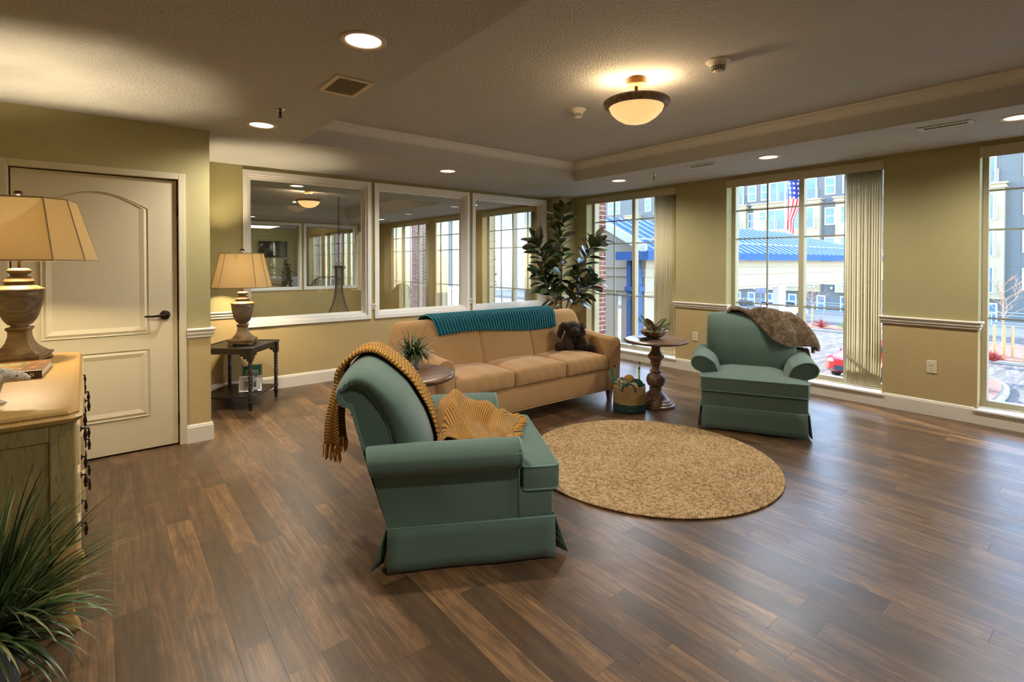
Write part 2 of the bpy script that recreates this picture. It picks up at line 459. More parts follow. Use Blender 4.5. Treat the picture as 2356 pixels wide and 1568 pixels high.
run(BASE, [(.494, YD), (.66, YD), (.66, YB), (5.61, YB), (5.61, 5.745), (XW, 5.745), (XW, 5.52)], 0, 'baseboard_back')
run(BASE, [(XW, 3.8805), (XW, 3.2195)], 0, 'baseboard_right_1')
run(BASE, [(XW, 1.5805), (XW, .9245)], 0, 'baseboard_right_2')
APR = [(0, 0), (.017, 0), (.017, .11), (0, .11)]
for i, (a, b) in enumerate(RW): run(APR, [(XW, b + .02), (XW, a - .02)], 0, 'baseboard_window_%d' % (i + 1))
# interior windows (casing + glass)
def casing(g, axis, c, a0, a1, z0, z1, w=.048, d=.022, sgn=-1):
    """flat mitred casing with a raised outer bead around an opening"""
    for k, (o, dd) in enumerate(((w, d),)):
        for (u0, u1, q0, q1) in ((a0 - o, a0, z0 - o, z1 + o), (a1, a1 + o, z0 - o, z1 + o), (a0 + .0004, a1 - .0004, z1, z1 + o), (a0 + .0004, a1 - .0004, z0 - o, z0)):
            lo, hi = sorted((c, c + sgn * dd))
            if axis == 1: g.box(u0, u1, lo, hi, q0, q1)
            else: g.box(lo, hi, u0, u1, q0, q1)
for i, (a, b) in enumerate(BW):
    e = sempty('window_%d' % (i + 1), ((a + b) / 2, YB, 0)); cx = (a + b) / 2
    g = G(); casing(g, 1, YB, a, b, *BZ); g.make('casing', M_WINTRIM, e, (-cx, -YB, 0), bevel=.003)
    g = G()   # jamb liner + stop
    for (x0, x1, z0, z1) in ((a, a + .02, *BZ), (b - .02, b, *BZ), (a + .02, b - .02, BZ[1] - .02, BZ[1]), (a + .02, b - .02, BZ[0], BZ[0] + .03)):
        g.box(x0, x1, YB + .0006, YB + .1394, z0, z1)
    for (x0, x1, z0, z1) in ((a + .02, a + .045, BZ[0] + .03, BZ[1] - .02), (b - .045, b - .02, BZ[0] + .03, BZ[1] - .02), (a + .045, b - .045, BZ[1] - .045, BZ[1] - .02), (a + .045, b - .045, BZ[0] + .03, BZ[0] + .05)):
        g.box(x0, x1, YB + .055, YB + .085, z0, z1)
    g.make('jamb', M_WINTRIM, e, (-cx, -YB, 0))
    g = G(); casing(g, 1, YB + .14, a, b, *BZ, sgn=1); g.make('casing', M_WINTRIM, e, (-cx, -YB, 0), bevel=.003)
    g = G(); g.box(a + .03, b - .03, YB + .068, YB + .074, BZ[0] + .02, BZ[1] - .03); g.make('pane', M_GLASS, e, (-cx, -YB, 0))
# outer windows
def outer_window(n, y0, y1, z0=RZ[0], z1=RZ[1], lite=False):
    e = sempty('window_%d' % n, (XW, (y0 + y1) / 2, 0)); off = (-XW, -(y0 + y1) / 2, 0); xg = 6.10; ym = (y0 + y1) / 2 + .005
    g = G()
    for (a, b, c, d) in ((y0, y0 + .04, z0, z1), (y1 - .04, y1, z0, z1), (y0 + .04, ym - .028, z1 - .05, z1), (ym + .028, y1 - .04, z1 - .05, z1), (y0 + .04, ym - .028, z0 + .02, z0 + .07), (ym + .028, y1 - .04, z0 + .02, z0 + .07), (ym - .028, ym + .028, z0, z1)):
        g.box(xg - .035, xg + .05, a, b, c, d)
    g.make('window_frame', M_ALU, e, off, bevel=.004)
    g = G()
    for zz in (2.035, 1.69, .91): g.box(xg - .004, xg + .012, y0 + .03, y1 - .03, zz - .008, zz + .008)
    for yy in (ym + .385, ym - .42): g.box(xg - .004, xg + .012, yy - .008, yy + .008, z0 + .05, z1 - .03)
    g.make('muntin', plain('muntin_grey', lin(150, 150, 135), .5), e, off)
    g = G(); g.box(xg + .002, xg + .008, y0 + .03, y1 - .03, z0 + .05, z1 - .04); g.make('pane', M_GLASS, e, off)
    g = G(); g.box(XW - .03, xg - .01, y0 - .025, y1 + .025, z0 - .008, z0 + .014); g.make('window_sill', M_WINTRIM, e, off, bevel=.005)
for i, (a, b) in enumerate(RW): outer_window(4 + i, a, b)
# door
e = sempty('door_1', (0, YD, 0))
g = G(); g.box(DX0 + .003, DX1 - .004, YD + .02, YD + .055, .012, DZ - .004)
g.make('door_leaf', M_DOOR, e, (0, -YD, 0), bevel=.003)
def panel(poly_in, inset=.018, y=0.0):
    """raised-and-fielded panel: groove ring then raised field, from an XZ outline"""
    g = G(); c = Vector((sum(p[0] for p in poly_in) / len(poly_in), 0, sum(p[1] for p in poly_in) / len(poly_in)))
    hw = max(p[0] for p in poly_in) - c.x; hh = max(abs(p[1] - c.z) for p in poly_in)
    rings = []
    for ins, dep in ((0, 0), (.003, -.007), (.010, -.008), (.022, -.0025), (.026, -.001), (.05, -.007), (.056, -.0085)):
        rings.append([g.v((c.x + (p[0] - c.x) * (1 - ins / hw), YD + .02 - .0005 - (.009 + dep), c.z + (p[1] - c.z) * (1 - ins / hh))) for p in poly_in])
    n = len(poly_in)
    for A_, B_ in zip(rings, rings[1:]):
        for i in range(n): g.f([A_[i], A_[(i + 1) % n], B_[(i + 1) % n], B_[i]])
    g.f(rings[-1])
    return g
px0, px1 = -.33, .262
top = [(px0, .875), (px1, .875)] + [(lerp(px1, px0, i / 16), 1.80 + .105 * sin(pi * i / 16) ** 1.0) for i in range(17)]
panel(top).make('door_panel', M_DOOR, e, (0, -YD, 0))
panel([(px0, .262), (px1, .262), (px1, .757), (px0, .757)]).make('door_panel', M_DOOR, e, (0, -YD, 0))
g = G()
for (x0, x1, z0, z1) in ((DX1 + .004, DX1 + .05, 0, DZ + .05), (DX0 - .05, DX0 - .004, 0, DZ + .05), (DX0 - .004, DX1 + .004, DZ + .004, DZ + .05)):
    g.box(x0, x1, YD - .018, YD + .1, z0, z1)
g.make('door_casing', M_DOOR, e, (0, -YD, 0), bevel=.004)
g = G(); g.M = Matrix.Translation((.362, YD + .02, 1.005)) @ Matrix.Rotation(pi / 2, 4, 'X')
g.lathe([(0, 0), (.034, 0), (.034, .008), (.026, .014), (.012, .016), (.012, .045), (0, .047)], 28); g.M = Matrix.Identity(4)
g.tube([(.362, YD - .022, 1.005), (.33, YD - .026, 1.003), (.28, YD - .022, 1.0), (.235, YD - .016, 1.002)], [.011, .0095, .008, .007], 10)
g.make('door_handle', M_BRONZE, e, (0, -YD, 0), ang=40)
for zz in (1.0, 1.80, .2):
    g = G(); g.tube([(DX1 + .001, YD + .012, zz - .045), (DX1 + .001, YD + .012, zz + .045)], .006, 8); g.make('hinge', M_BRONZE, e, (0, -YD, 0))
# wall outlets
def outlet(y, z, label):
    t = thing('wall_outlet', label, 'outlet', (XW, y, z))
    g = G(); g.box(-.006, .004, -.038, .038, -.058, .058); g.make('cover_plate', M_PLATE, t, bevel=.003)
    for s in (-1, 1):
        g = G(); g.M = Matrix.Translation((-.006, 0, s * .02)) @ Matrix.Rotation(-pi / 2, 4, 'Y'); g.lathe([(0, 0), (.0155, 0), (.0155, .002), (0, .002)], 20)
        o = g.make('socket', M_PLATE, t)
        g = G()
        for yy in (-.006, .006): g.box(-.0088, -.008, yy - .001, yy + .001, s * .02, s * .02 + .008)
        g.box(-.0088, -.008, -.002, .002, s * .02 - .008, s * .02 - .004); g.make('slot', M_BLACK, o)
outlet(3.61, .457, 'ivory wall outlet in tan wallpaper between the pedestal table and the far armchair')
outlet(1.219, .446, 'ivory wall outlet in tan wallpaper right of the large window with blinds, below chair rail')
# ---------------------------------------------------------------- ceiling fixtures
M_LENS = emis('downlight_lens', (1.0, .84, .62), 6.0)
M_CAN = plain('downlight_trim', lin(225, 205, 175), .5)
def lamp(name, kind, loc, e, color, parent=None, r=.05, spot=None, blend=.6):
    d = bpy.data.lights.new(name, kind); d.energy = e; d.color = color; d.shadow_soft_size = r
    if kind == 'SPOT': d.spot_size = math.radians(spot); d.spot_blend = blend
    o = bpy.data.objects.new(name, d); COL.objects.link(o); o.location = loc
    if parent: o.parent = parent
    return o
def make_downlight():
    t = thing('recessed_downlight', 'x', 'ceiling light', (0, 0, ZC), 0, 'recessed downlights around the raised ceiling')
    g = G(); g.lathe([(.080, -.001), (.084, -.006), (.100, -.008), (.106, -.004), (.107, .0)], 40); g.bm.faces.ensure_lookup_table()
    bmesh.ops.delete(g.bm, geom=[f for f in g.bm.faces if len(f.verts) > 4], context='FACES')
    g.make('trim_ring', M_CAN, t, smooth=True)
    g = G(); g.lathe([(0, -.0035), (.05, -.004), (.082, -.0015)], 32); g.make('lens', M_LENS, t, smooth=True)
    lamp('bulb_light', 'SPOT', (0, 0, -.03), P_CAN, C_WARM, t, .045, 164, 1.)
    return t
dl = make_downlight()
CANS = [((.958, 2.303), 'large recessed downlight nearest the camera at top, near the square ceiling grille'),
        ((.94, 4.187), 'recessed downlight beside the dark sprinkler, near the green door wall'),
        ((3.052, 4.964), 'recessed downlight above the middle interior window'),
        ((5.096, 4.183), 'recessed downlight in front of the far window by the rubber plant'),
        ((5.113, 2.334), 'recessed downlight in front of the wide window behind the far armchair'),
        ((5.108, .574), 'recessed downlight cut by the right edge of the photo'),
        ((.95, .30), 'unseen downlight added behind the camera on the left side of the room'),  # this and the next three: unseen fixtures added to brighten the room
        ((5.1, -1.2), 'unseen downlight added behind the camera on the window side of the room'),
        ((-1.6, -.8), 'unseen downlight added behind the camera over the hall side'),
        ((2.9, -2.6), 'unseen downlight added behind the camera near the rear wall')]
for i, ((x, y), lb) in enumerate(CANS):
    o = dl if i == 0 else copy_tree(dl)
    o.location = (x, y, ZC); o['label'] = lb
# bowl light
t = thing('ceiling_bowl_light', 'lit alabaster glass bowl ceiling light with brown wooden ring', 'ceiling light', (2.858, 2.197, ZT))
BW_ = M_BOWL = NT('alabaster_glass')
n_ = M_BOWL.noise(M_BOWL.coord(), 9, 4, .6, 2.)
c_ = M_BOWL.mix(n_, (1., .68, .30), (1., .86, .52)); M_BOWL.col((.8, .66, .40)); M_BOWL.set(Roughness=.2)
M_BOWL.L(c_, M_BOWL.b.inputs['Emission Color']); M_BOWL.b.inputs['Emission Strength'].default_value = .60
_bt = M_BOWL.N('BsdfTranslucent'); M_BOWL.L(c_, _bt.inputs[0]); _bx = M_BOWL.N('MixShader'); _bx.inputs[0].default_value = .30; M_BOWL.L(M_BOWL.b.outputs[0], _bx.inputs[1]); M_BOWL.L(_bt.outputs[0], _bx.inputs[2]); M_BOWL.L(_bx.outputs[0], M_BOWL.o.inputs[0])
g = G(); g.lathe([(.185, -.188), (.17, -.225), (.135, -.262), (.09, -.29), (.045, -.303), (0, -.307)], 48); g.bm.faces.ensure_lookup_table()
bmesh.ops.delete(g.bm, geom=[f for f in g.bm.faces if len(f.verts) > 4], context='FACES')
g.make('glass_bowl', M_BOWL.m, t, smooth=True, solid=.004)
g = G(); g.lathe([(.180, -.196), (.197, -.20), (.204, -.190), (.216, -.186), (.222, -.172), (.222, -.158), (.212, -.150), (.190, -.152), (.178, -.160), (.180, -.196)], 56)
g.bm.faces.ensure_lookup_table(); bmesh.ops.delete(g.bm, geom=[f for f in g.bm.faces if len(f.verts) > 4], context='FACES')
g.make('wooden_ring', m_wood('ring_wood', lin(96, 74, 54), lin(146, 120, 92), lin(186, 160, 128), 2, 10, .4), t, smooth=True)
g = G(); g.lathe([(0, 0), (.068, 0), (.068, -.045), (.060, -.052), (0, -.052)], 32); g.make('canopy', plain('bisque_metal', lin(196, 150, 92), .5), t, ang=40)
g = G(); g.tube([(0, 0, -.05), (0, 0, -.19)], .012, 10)
for a in (0, 2.09, 4.19): g.tube([(0, 0, -.16), (.19 * cos(a), .19 * sin(a), -.165)], .005, 6)
g.make('stem', M_BRONZE, t)
for s in (-1, 1):
    g = G(); g.sph((s * .075, s * -.09, -.165), (.022, .022, .03), 14, 8); o = g.make('bulb', emis('bulb_glow', C_AMBER, 14.) if s < 0 else bpy.data.materials['bulb_glow'], t, smooth=True)
    lamp('bulb_light', 'POINT', (s * .075, s * -.09, -.150), P_BOWL, C_AMBER, t, .03)
# smoke detectors
M_WPL = plain('white_plastic', lin(215, 208, 196), .45, var=.01); M_DSLOT = plain('dark_vent_slot', lin(60, 54, 48), .6)
def smoke(x, y, z, label, s=1.):
    t = thing('smoke_detector', label, 'smoke detector', (x, y, z), .4)
    g = G(); g.lathe([(0, 0), (.075 * s, 0), (.075 * s, -.006), (.068 * s, -.010), (.052 * s, -.022), (.048 * s, -.024)], 40); g.make('mounting_plate', M_WPL, t, ang=35)
    g = G(); g.lathe([(.050 * s, -.022), (.050 * s, -.034), (.046 * s, -.037), (.0, -.037)], 40); g.make('collar', M_WPL, t, ang=35)
    g = G(); g.lathe([(.044 * s, -.036), (.040 * s, -.056), (.0, -.056)], 40); g.make('vent_band', M_DSLOT, t, ang=35)
    g = G(); g.lathe([(.028 * s, -.055), (.030 * s, -.062), (.022 * s, -.068), (0, -.07)], 32)
    for k in range(18):
        a = 2 * pi * k / 18; g.tube([(.0455 * s * cos(a), .0455 * s * sin(a), -.035), (.040 * s * cos(a), .040 * s * sin(a), -.057), (.026 * s * cos(a), .026 * s * sin(a), -.062)], .0022, 5)
    g.tube([(.043 * s * cos(2 * pi * k / 32), .043 * s * sin(2 * pi * k / 32), -.047) for k in range(32)], .0018, 5, True)
    g.make('cage', M_WPL, t, smooth=True)
smoke(3.008, 1.686, ZT, 'larger white smoke detector right of the bowl light', 1.0)
smoke(3.056, 2.946, ZT, 'smaller white smoke detector left of the bowl light', .95)
# sprinklers
def sprinkler(x, y, label):
    t = thing('fire_sprinkler', label, 'sprinkler', (x, y, ZC), .5)
    g = G(); g.lathe([(0, 0), (.036, 0), (.034, -.006), (.016, -.012), (.014, -.014), (0, -.014)], 28); g.make('escutcheon', M_CHROME, t, ang=40)
    g = G(); g.lathe([(.008, -.012), (.008, -.024), (.005, -.026), (.003, -.05), (.003, -.052)], 14)
    for s in (-1, 1): g.tube([(s * .006, 0, -.02), (s * .012, 0, -.034), (s * .004, 0, -.052)], .0022, 6)
    g.lathe([(0, -.052), (.014, -.052), (.014, -.055), (0, -.056)], 16); g.make('deflector', M_BRONZE, t, ang=40)
sprinkler(.946, 3.692, 'dark fire sprinkler beside the left downlight')
sprinkler(5.115, 3.675, 'small fire sprinkler between two downlights above the far windows')
# vents
def vent(x0, x1, y0, y1, along, n, label, angle=.6):
    cx, cy_ = (x0 + x1) / 2, (y0 + y1) / 2; t = thing('ceiling_vent', label, 'vent', (cx, cy_, ZC)); hx, hy = (x1 - x0) / 2, (y1 - y0) / 2; b = .028
    g = G()
    for (a, c, d, e_) in ((-hx, hx, -hy, -hy + b), (-hx, hx, hy - b, hy), (-hx, -hx + b, -hy + b, hy - b), (hx - b, hx, -hy + b, hy - b)): g.box(a, c, d, e_, -.009, 0)
    g.make('frame', M_CAN if along == 0 else M_WPL, t, bevel=.003)
    g = G(); g.box(-hx + b, hx - b, -hy + b, hy - b, -.0012, 0); g.make('dark_backing', M_DSLOT, t)
    for i in range(n):
        g = G(); f = (i + .5) / n; w = .006 if along == 0 else .010
        if along == 0: y = lerp(-hy + b, hy - b, f); g.M = Matrix.Translation((0, y, -.006)) @ Matrix.Rotation(angle, 4, 'X'); g.box(-hx + b, hx - b, -w, w, -.0006, .0006)
        else: y = lerp(-hy + b, hy - b, f); g.M = Matrix.Translation((0, y, -.006)) @ Matrix.Rotation(angle, 4, 'X'); g.box(-hx + b, hx - b, -w * .7, w * .7, -.0006, .0006)
        g.make('slat', M_CAN if along == 0 else M_WPL, t)
vent(1.01, 1.235, 2.80, 3.12, 0, 18, 'square ceiling grille with many thin slats near the nearest downlight')
vent(4.91, 5.03, .80, 1.12, 1, 12, 'narrow ceiling register near the right edge of the photo')
vent(4.91, 5.04, 2.80, 3.13, 1, 14, 'narrow ceiling register above the far armchair window')
# ---------------------------------------------------------------- blinds
def blind(y0, y1, label, slats, zb=.17):
    ym = (y0 + y1) / 2; t = thing('vertical_blind', label, 'blind', (XW, ym, 0)); off = (0, -ym, 0)
    g = G(); g.box(-.012, .0, y0 - .002, y1 + .002, 2.305, 2.402); g.box(0, .09, y0 + .002, y1 - .002, 2.385, 2.398); g.make('valance', M_VALANCE, t, off, bevel=.003)
    g = G(); g.box(.035, .065, y0 + .004, y1 - .004, 2.345, 2.383); g.make('headrail', M_VALANCE, t, off)
    for i, (y, a) in enumerate(slats):
        g = G(); w = .044
        for k in range(6):
            pass
        P = g.grid(lambda u, v: (.05 + (u - .5) * 2 * w * cos(a) + .010 * (1 - (2 * u - 1) ** 2) * -sin(a), y + (u - .5) * 2 * w * sin(a) + .010 * (1 - (2 * u - 1) ** 2) * cos(a), lerp(zb, 2.345, v)), 6, 1)
        g.make('slat', M_SLAT, t, off, smooth=True, solid=.0012)
M_SL = NT('pvc_slat'); M_SL.col(lin(238, 232, 210)); M_SL.set(Roughness=.5)
_tb = M_SL.N('BsdfTranslucent'); _tb.inputs[0].default_value = (*lin(230, 222, 190), 1); _mx = M_SL.N('MixShader'); _mx.inputs[0].default_value = .5
M_SL.L(M_SL.b.outputs[0], _mx.inputs[1]); M_SL.L(_tb.outputs[0], _mx.inputs[2]); M_SL.L(_mx.outputs[0], M_SL.o.inputs[0]); M_SLAT = M_SL.m
rr = random.Random(3)
blind(1.60, 3.20, 'cream vertical blind with slats stacked open at the right of the wide window', [(1.635 + i * .0208, .5 + .25 * rr.random()) for i in range(15)])
blind(3.90, 5.50, 'cream vertical blind stacked at the right of the far window, behind the pedestal table', [(3.935 + i * .0245, -.30 - .25 * rr.random()) for i in range(13)])
blind(-.70, .905, 'cream blind valance over the window cut by the right photo edge', [(-.66 + i * .0215, .5 + .25 * rr.random()) for i in range(14)])
# ---------------------------------------------------------------- outside
GZ = -3.5
def m_asphalt():
    t = NT('worn_asphalt'); p = t.pos()
    v = t.map(p, (.5, 2.2, 1), (0, 0, .5))
    n = t.noise(v, 1.2, 5, .65, 1.5)
    t.col(t.ramp(n, [(.3, lin(92, 90, 90)), (.5, lin(118, 115, 112)), (.7, lin(150, 146, 142))])); t.set(Roughness=.9, Specular_IOR_Level=.2); return t.m
M_ASPH = m_asphalt()
M_CONC = plain('pale_concrete', lin(160,156,150), .9, var=.08, vs=2)
M_MULCH = plain('pink_gravel_mulch', lin(150, 112, 98), .95, var=.35, vs=9, bump=.5, bs=20)
M_GREYW = NT('grey_wall_panels'); _p = M_GREYW.pos(); _s = M_GREYW.sep(_p)
_e1 = M_GREYW.math('LESS_THAN', M_GREYW.math('FRACT', M_GREYW.math('DIVIDE', _s[1], 1.22)), .025)
_e2 = M_GREYW.math('LESS_THAN', M_GREYW.math('FRACT', M_GREYW.math('DIVIDE', M_GREYW.math('ADD', _s[2], .4), 1.47)), .02)
M_GREYW.col(M_GREYW.mix(M_GREYW.math('MULTIPLY', M_GREYW.math('MAXIMUM', _e1, _e2), .35), lin(100, 108, 114), lin(66, 72, 76))); M_GREYW.set(Roughness=.85); M_GREYW = M_GREYW.m
M_CREAMW = plain('cream_stucco', lin(168, 160, 138), .9, var=.04, vs=1.5)
M_WHITEF = plain('white_vinyl', lin(200, 203, 204), .5, var=.01)
M_BGLASS = plain('sky_reflecting_pane', lin(84, 122, 152), .1, 0, .5, var=.25, vs=.7)
M_RAIL = plain('pale_railing', lin(160, 172, 178), .5, .2)
M_BLUE = plain('blue_metal', lin(66, 98, 148), .7, 0, .06, var=.05)
M_CSIDE = plain('cream_lap_siding', lin(176, 168, 152), .8, var=.02)
g = G(); g.box(6.3, 140, -60, 120, GZ - .2, GZ); tag(g.make('parking_lot', M_ASPH), 'sunlit grey asphalt parking lot outside below the windows', 'parking lot')['kind'] = 'structure'
g = G(); g.box(46.5, 56, -30, 90, GZ, GZ + .14); tag(g.make('sidewalk', M_CONC), 'pale concrete sidewalk along the grey apartment building', 'sidewalk')['kind'] = 'structure'
# apartment building at X = 56
XB = 56.0
bt = thing('apartment_building', 'grey and cream apartment building with white windows across the parking lot', 'building', (XB, 30, GZ))
boff = (-XB, -30, -GZ)
g = G(); g.box(XB, XB + 14, -22, 92, GZ, 13.5); g.make('wall', M_GREYW, bt, boff)
bays = [(-14.0, -8.5), (-3.2, 2.4), (7.0, 12.3), (18.2, 19.7 - .4), (20.75, 22.75), (22.9, 26.9), (27.8, 31.5), (34.5, 39.5), (42.5, 46), (49, 54.5), (58, 63)]
bays = [(-14.0, -8.5), (-3.2, 2.4), (7.0, 12.3), (16.2, 18.9), (20.3, 26.9), (27.75, 31.5), (34.5, 39.5), (42.2, 44.3), (49, 54.5), (58, 63)]
for a, b in bays:
    g = G(); g.box(XB - .55, XB, a, b, -1.5, 7.35); g.make('cream_bay', M_CREAMW, bt, boff)
    g = G(); g.box(XB - .72, XB, a - .15, b + .15, 7.35, 7.52); g.box(XB - .64, XB, a - .08, b + .08, 7.52, 7.66); g.box(XB - .8, XB, a - .2, b + .2, 7.66, 7.80); g.make('cornice', M_CREAMW, bt, boff)
def make_win(name, w, h, juliet):
    """origin at top centre of opening, facing -X"""
    g = G(); f = .12
    for (a, b, c, d) in ((-w / 2, w / 2, -f, 0), (-w / 2, w / 2, -h, -h + f), (-w / 2, -w / 2 + f, -h + f, -f), (w / 2 - f, w / 2, -h + f, -f)): g.box(-.06, .02, a, b, c, d)
    if juliet: g.box(-.06, .02, w * .12 - .06, w * .12 + .06, -h + f, -f)
    else: g.box(-.06, .02, -w / 2 + f, w / 2 - f, -h * .5 - .05, -h * .5 + .05)
    o = g.make(name, M_WHITEF, bt)
    g = G(); g.box(-.02, .0, -w / 2 + f, w / 2 - f, -h + f, -f); g.make('pane', M_BGLASS, o)
    if juliet:
        g = G(); zt = -h * .52; zb = -h + .05; q = w / 2 + .14
        for k in range(8): z = lerp(zb, zt, k / 7); g.box(-.26, -.235, -q, q, z - .012, z + .012)
        for y in (-q, -q + .05, -.03, q - .05, q): g.box(-.27, -.23, y - .02, y + .02, zb - .05, zt + .05)
        for y in (-q, q):
            for z in (zb, zt): g.box(-.27, 0, y - .015, y + .015, z - .015, z + .015)
        g.make('balcony_railing', M_RAIL, o)
    return o
wj = make_win('window', 2.1, 2.2, True); wd = make_win('window', .95, 1.75, False); wg = make_win('window', .8, 1.6, False); wsm = make_win('window', .85, 1.05, False)
used = set()
def put(o, y, z, cream):
    c = o if id(o) not in used else copy_tree(o, bt)
    used.add(id(o)); c.location = (-.56 if cream else 0, y - 30, z - GZ); return c
rows = [10.0, 7.0, 4.06, 1.12]
cols = [('j', 8.6), ('d', 5.55), ('d', 13.6), ('d', 18.0), ('d', 19.55), ('j', 21.8), ('j', 24.35), ('s', 25.85), ('d', 27.3), ('j', 29.3), ('d', 33), ('j', 36.8), ('d', 41.1), ('s', 43.1), ('d', 46.2), ('d', 47.4), ('j', 51), ('d', 56), ('j', 0.0)]
for kind, y in cols:
    cr = any(a < y < b for a, b in bays)
    for r, z in enumerate(rows):
        if kind == 'j': put(wj, y, z, cr and r > 0)
        elif kind == 's': put(wd if r == 0 else wsm, y, z - .1, cr and r > 0)
        else: put(wd, y, z - .12, cr and r > 0)
for y in (5.2, 7.8, 10.3, 16.2, 18.2, 20.3, 23.0, 24.2, 25.4, 27.3, 28.9, 31.4, 34, 37, 40): put(wg, y, -1.85, False)
g = G()
for y in (19.3, 26.6): g.sph((XB - .2, y, -1.1), .14, 10, 6)
g.make('wall_lamp', M_WHITEF, bt, boff, smooth=True)
# railing along the sidewalk
g = G()
for k in range(31): y = -8 + k * 1.9; g.box(51.95, 52.05, y - .035, y + .035, GZ + .14, GZ + 1.25)
for z in (.25, .5, .75, 1.0, 1.22): g.box(51.97, 52.03, -8, 49, GZ + z - .02, GZ + z + .02)
tag(g.make('pipe_railing', M_RAIL), 'pale blue pipe railing along the sidewalk before the apartment building', 'railing')
# porte-cochere
CX0, CX1, CY0 = 11.43, 33.0, 8.45; RIDGE = CY0 + 1.8; SL = .52
ct = thing('entrance_canopy', 'cream entrance canopy with blue standing seam metal roof outside the windows', 'canopy', (CX0, CY0, GZ)); co = (-CX0, -CY0, -GZ)
def roofz(y): return 1.70 + (y - CY0 + .25) * SL
g = G()
for s in (0,):
    y0, y1 = CY0 - .25, RIDGE
    a = [g.v(p) for p in ((CX0 - .3, y0, roofz(y0)), (CX1, y0, roofz(y0)), (CX1 - 9, y1, roofz(y1)), (CX0 - .3, y1, roofz(y1)))]
    b = [g.v(p) for p in ((CX0 - .3, y0, roofz(y0) - .06), (CX1, y0, roofz(y0) - .06), (CX1 - 9, y1, roofz(y1) - .06), (CX0 - .3, y1, roofz(y1) - .06))]
    g.f(a); g.f(b[::-1])
    for i in range(4): g.f([a[i], b[i], b[(i + 1) % 4], a[(i + 1) % 4]])
    y2 = 2 * RIDGE - y0
    g.f([g.v(p) for p in ((CX0 - .3, y1, roofz(y1)), (CX1 - 9, y1, roofz(y1)), (CX1, y2, roofz(y0)), (CX0 - .3, y2, roofz(y0)))])
g.make('metal_roof', M_BLUE, ct, co)
M_SEAM = plain('bright_roof_seam', lin(170, 184, 204), .6, 0, .2)
k = 0; x = CX0 - .3
while x < CX1 - .5:
    y1 = min(RIDGE, CY0 + (CX1 - x) / 9 * 1.8); g = G(); w = .018; y0 = CY0 - .25
    q = [(x - w, y0, roofz(y0)), (x + w, y0, roofz(y0)), (x + w, y1, roofz(y1)), (x - w, y1, roofz(y1))]
    a = [g.v(p) for p in q]; b = [g.v((p[0], p[1], p[2] + .035)) for p in q]
    for i in range(4): g.f([a[i], a[(i + 1) % 4], b[(i + 1) % 4], b[i]])
    g.f(b); g.make('roof_seam', M_SEAM, ct, co); x += .46
g = G(); g.tube([(CX0 - .1, CY0 + .25, roofz(CY0 + .25) + .10), (CX1, CY0 + .25, roofz(CY0 + .25) + .10)], .022, 6); g.make('snow_rail', M_SEAM, ct, co)
g = G(); g.box(CX0 - .42, CX1, CY0 - .38, CY0 - .24, 1.475, 1.70); g.box(CX0 - .42, CX0 - .28, CY0 - .239, CY0 + .75, 1.475, 1.70); g.make('gutter', M_BLUE, ct, co)
g = G()   # rake trim on gable
for s in (1,):
    q = [(CY0 - .25, 1.62), (CY0 - .25, 1.86), (RIDGE, 1.86 + (RIDGE - CY0 + .25) * SL), (RIDGE, 1.62 + (RIDGE - CY0 + .25) * SL)]
    g.prism(q, 0, CX0 - .36, CX0 - .28)
g.make('rake_trim', M_WHITEF, ct, co)
g = G(); g.prism([(CY0 + .32, .52), (CY0 + .32, 1.74), (RIDGE, 1.66 + (RIDGE - CY0) * SL), (2 * RIDGE - CY0, 1.66), (2 * RIDGE - CY0, .52)], 0, CX0 + .18, CX0 + .29)
g.box(CX0 + .215, CX0 + .305, CY0 + 1.2, 2 * RIDGE - CY0, GZ, .51); g.make('gable_wall', M_CSIDE, ct, co)
g = G()   # stepped fascia boards on the -Y face and the gable return
for (d, z0, z1) in ((.0, 1.26, 1.47), (.05, 1.01, 1.26), (.1, .60, 1.01), (.16, .50, .60)):
    g.box(CX0 + d, CX1, CY0 + d, CY0 + .3, z0, z1); g.box(CX0 + d, CX0 + .3, CY0 + .301, CY0 + 2.4, z0 + .001, z1 - .001)
g.make('fascia_boards', M_CSIDE, ct, co)
g = G(); g.box(CX0 + .33, CX0 + 1.3, CY0 + .36, CY0 + 1.1, GZ, .48); g.box(CX0 + .21, CX0 + .31, CY0 + .2, CY0 + .34, GZ, .49); g.make('corner_pier', M_CSIDE, ct, co)
g = G(); g.box(CX0 - .12, CX0 + .02, CY0 + .42, CY0 + .56, GZ, 1.46); g.box(CX0 - .14, CX0 + .04, CY0 + .15, CY0 + .36, GZ, 1.46)
g.box(CX0 - .16, CX0 + .06, CY0 + .1, CY0 + .6, .62, .74); g.make('downspout', M_BLUE, ct, co, bevel=.01)
for x in (19.9, 30.5):
    g = G(); g.box(x - .22, x + .02, CY0 + .12, CY0 + .34, GZ, .55); g.box(x + .06, x + .25, CY0 + .15, CY0 + .34, GZ, .55); g.make('column', M_WHITEF, ct, co)
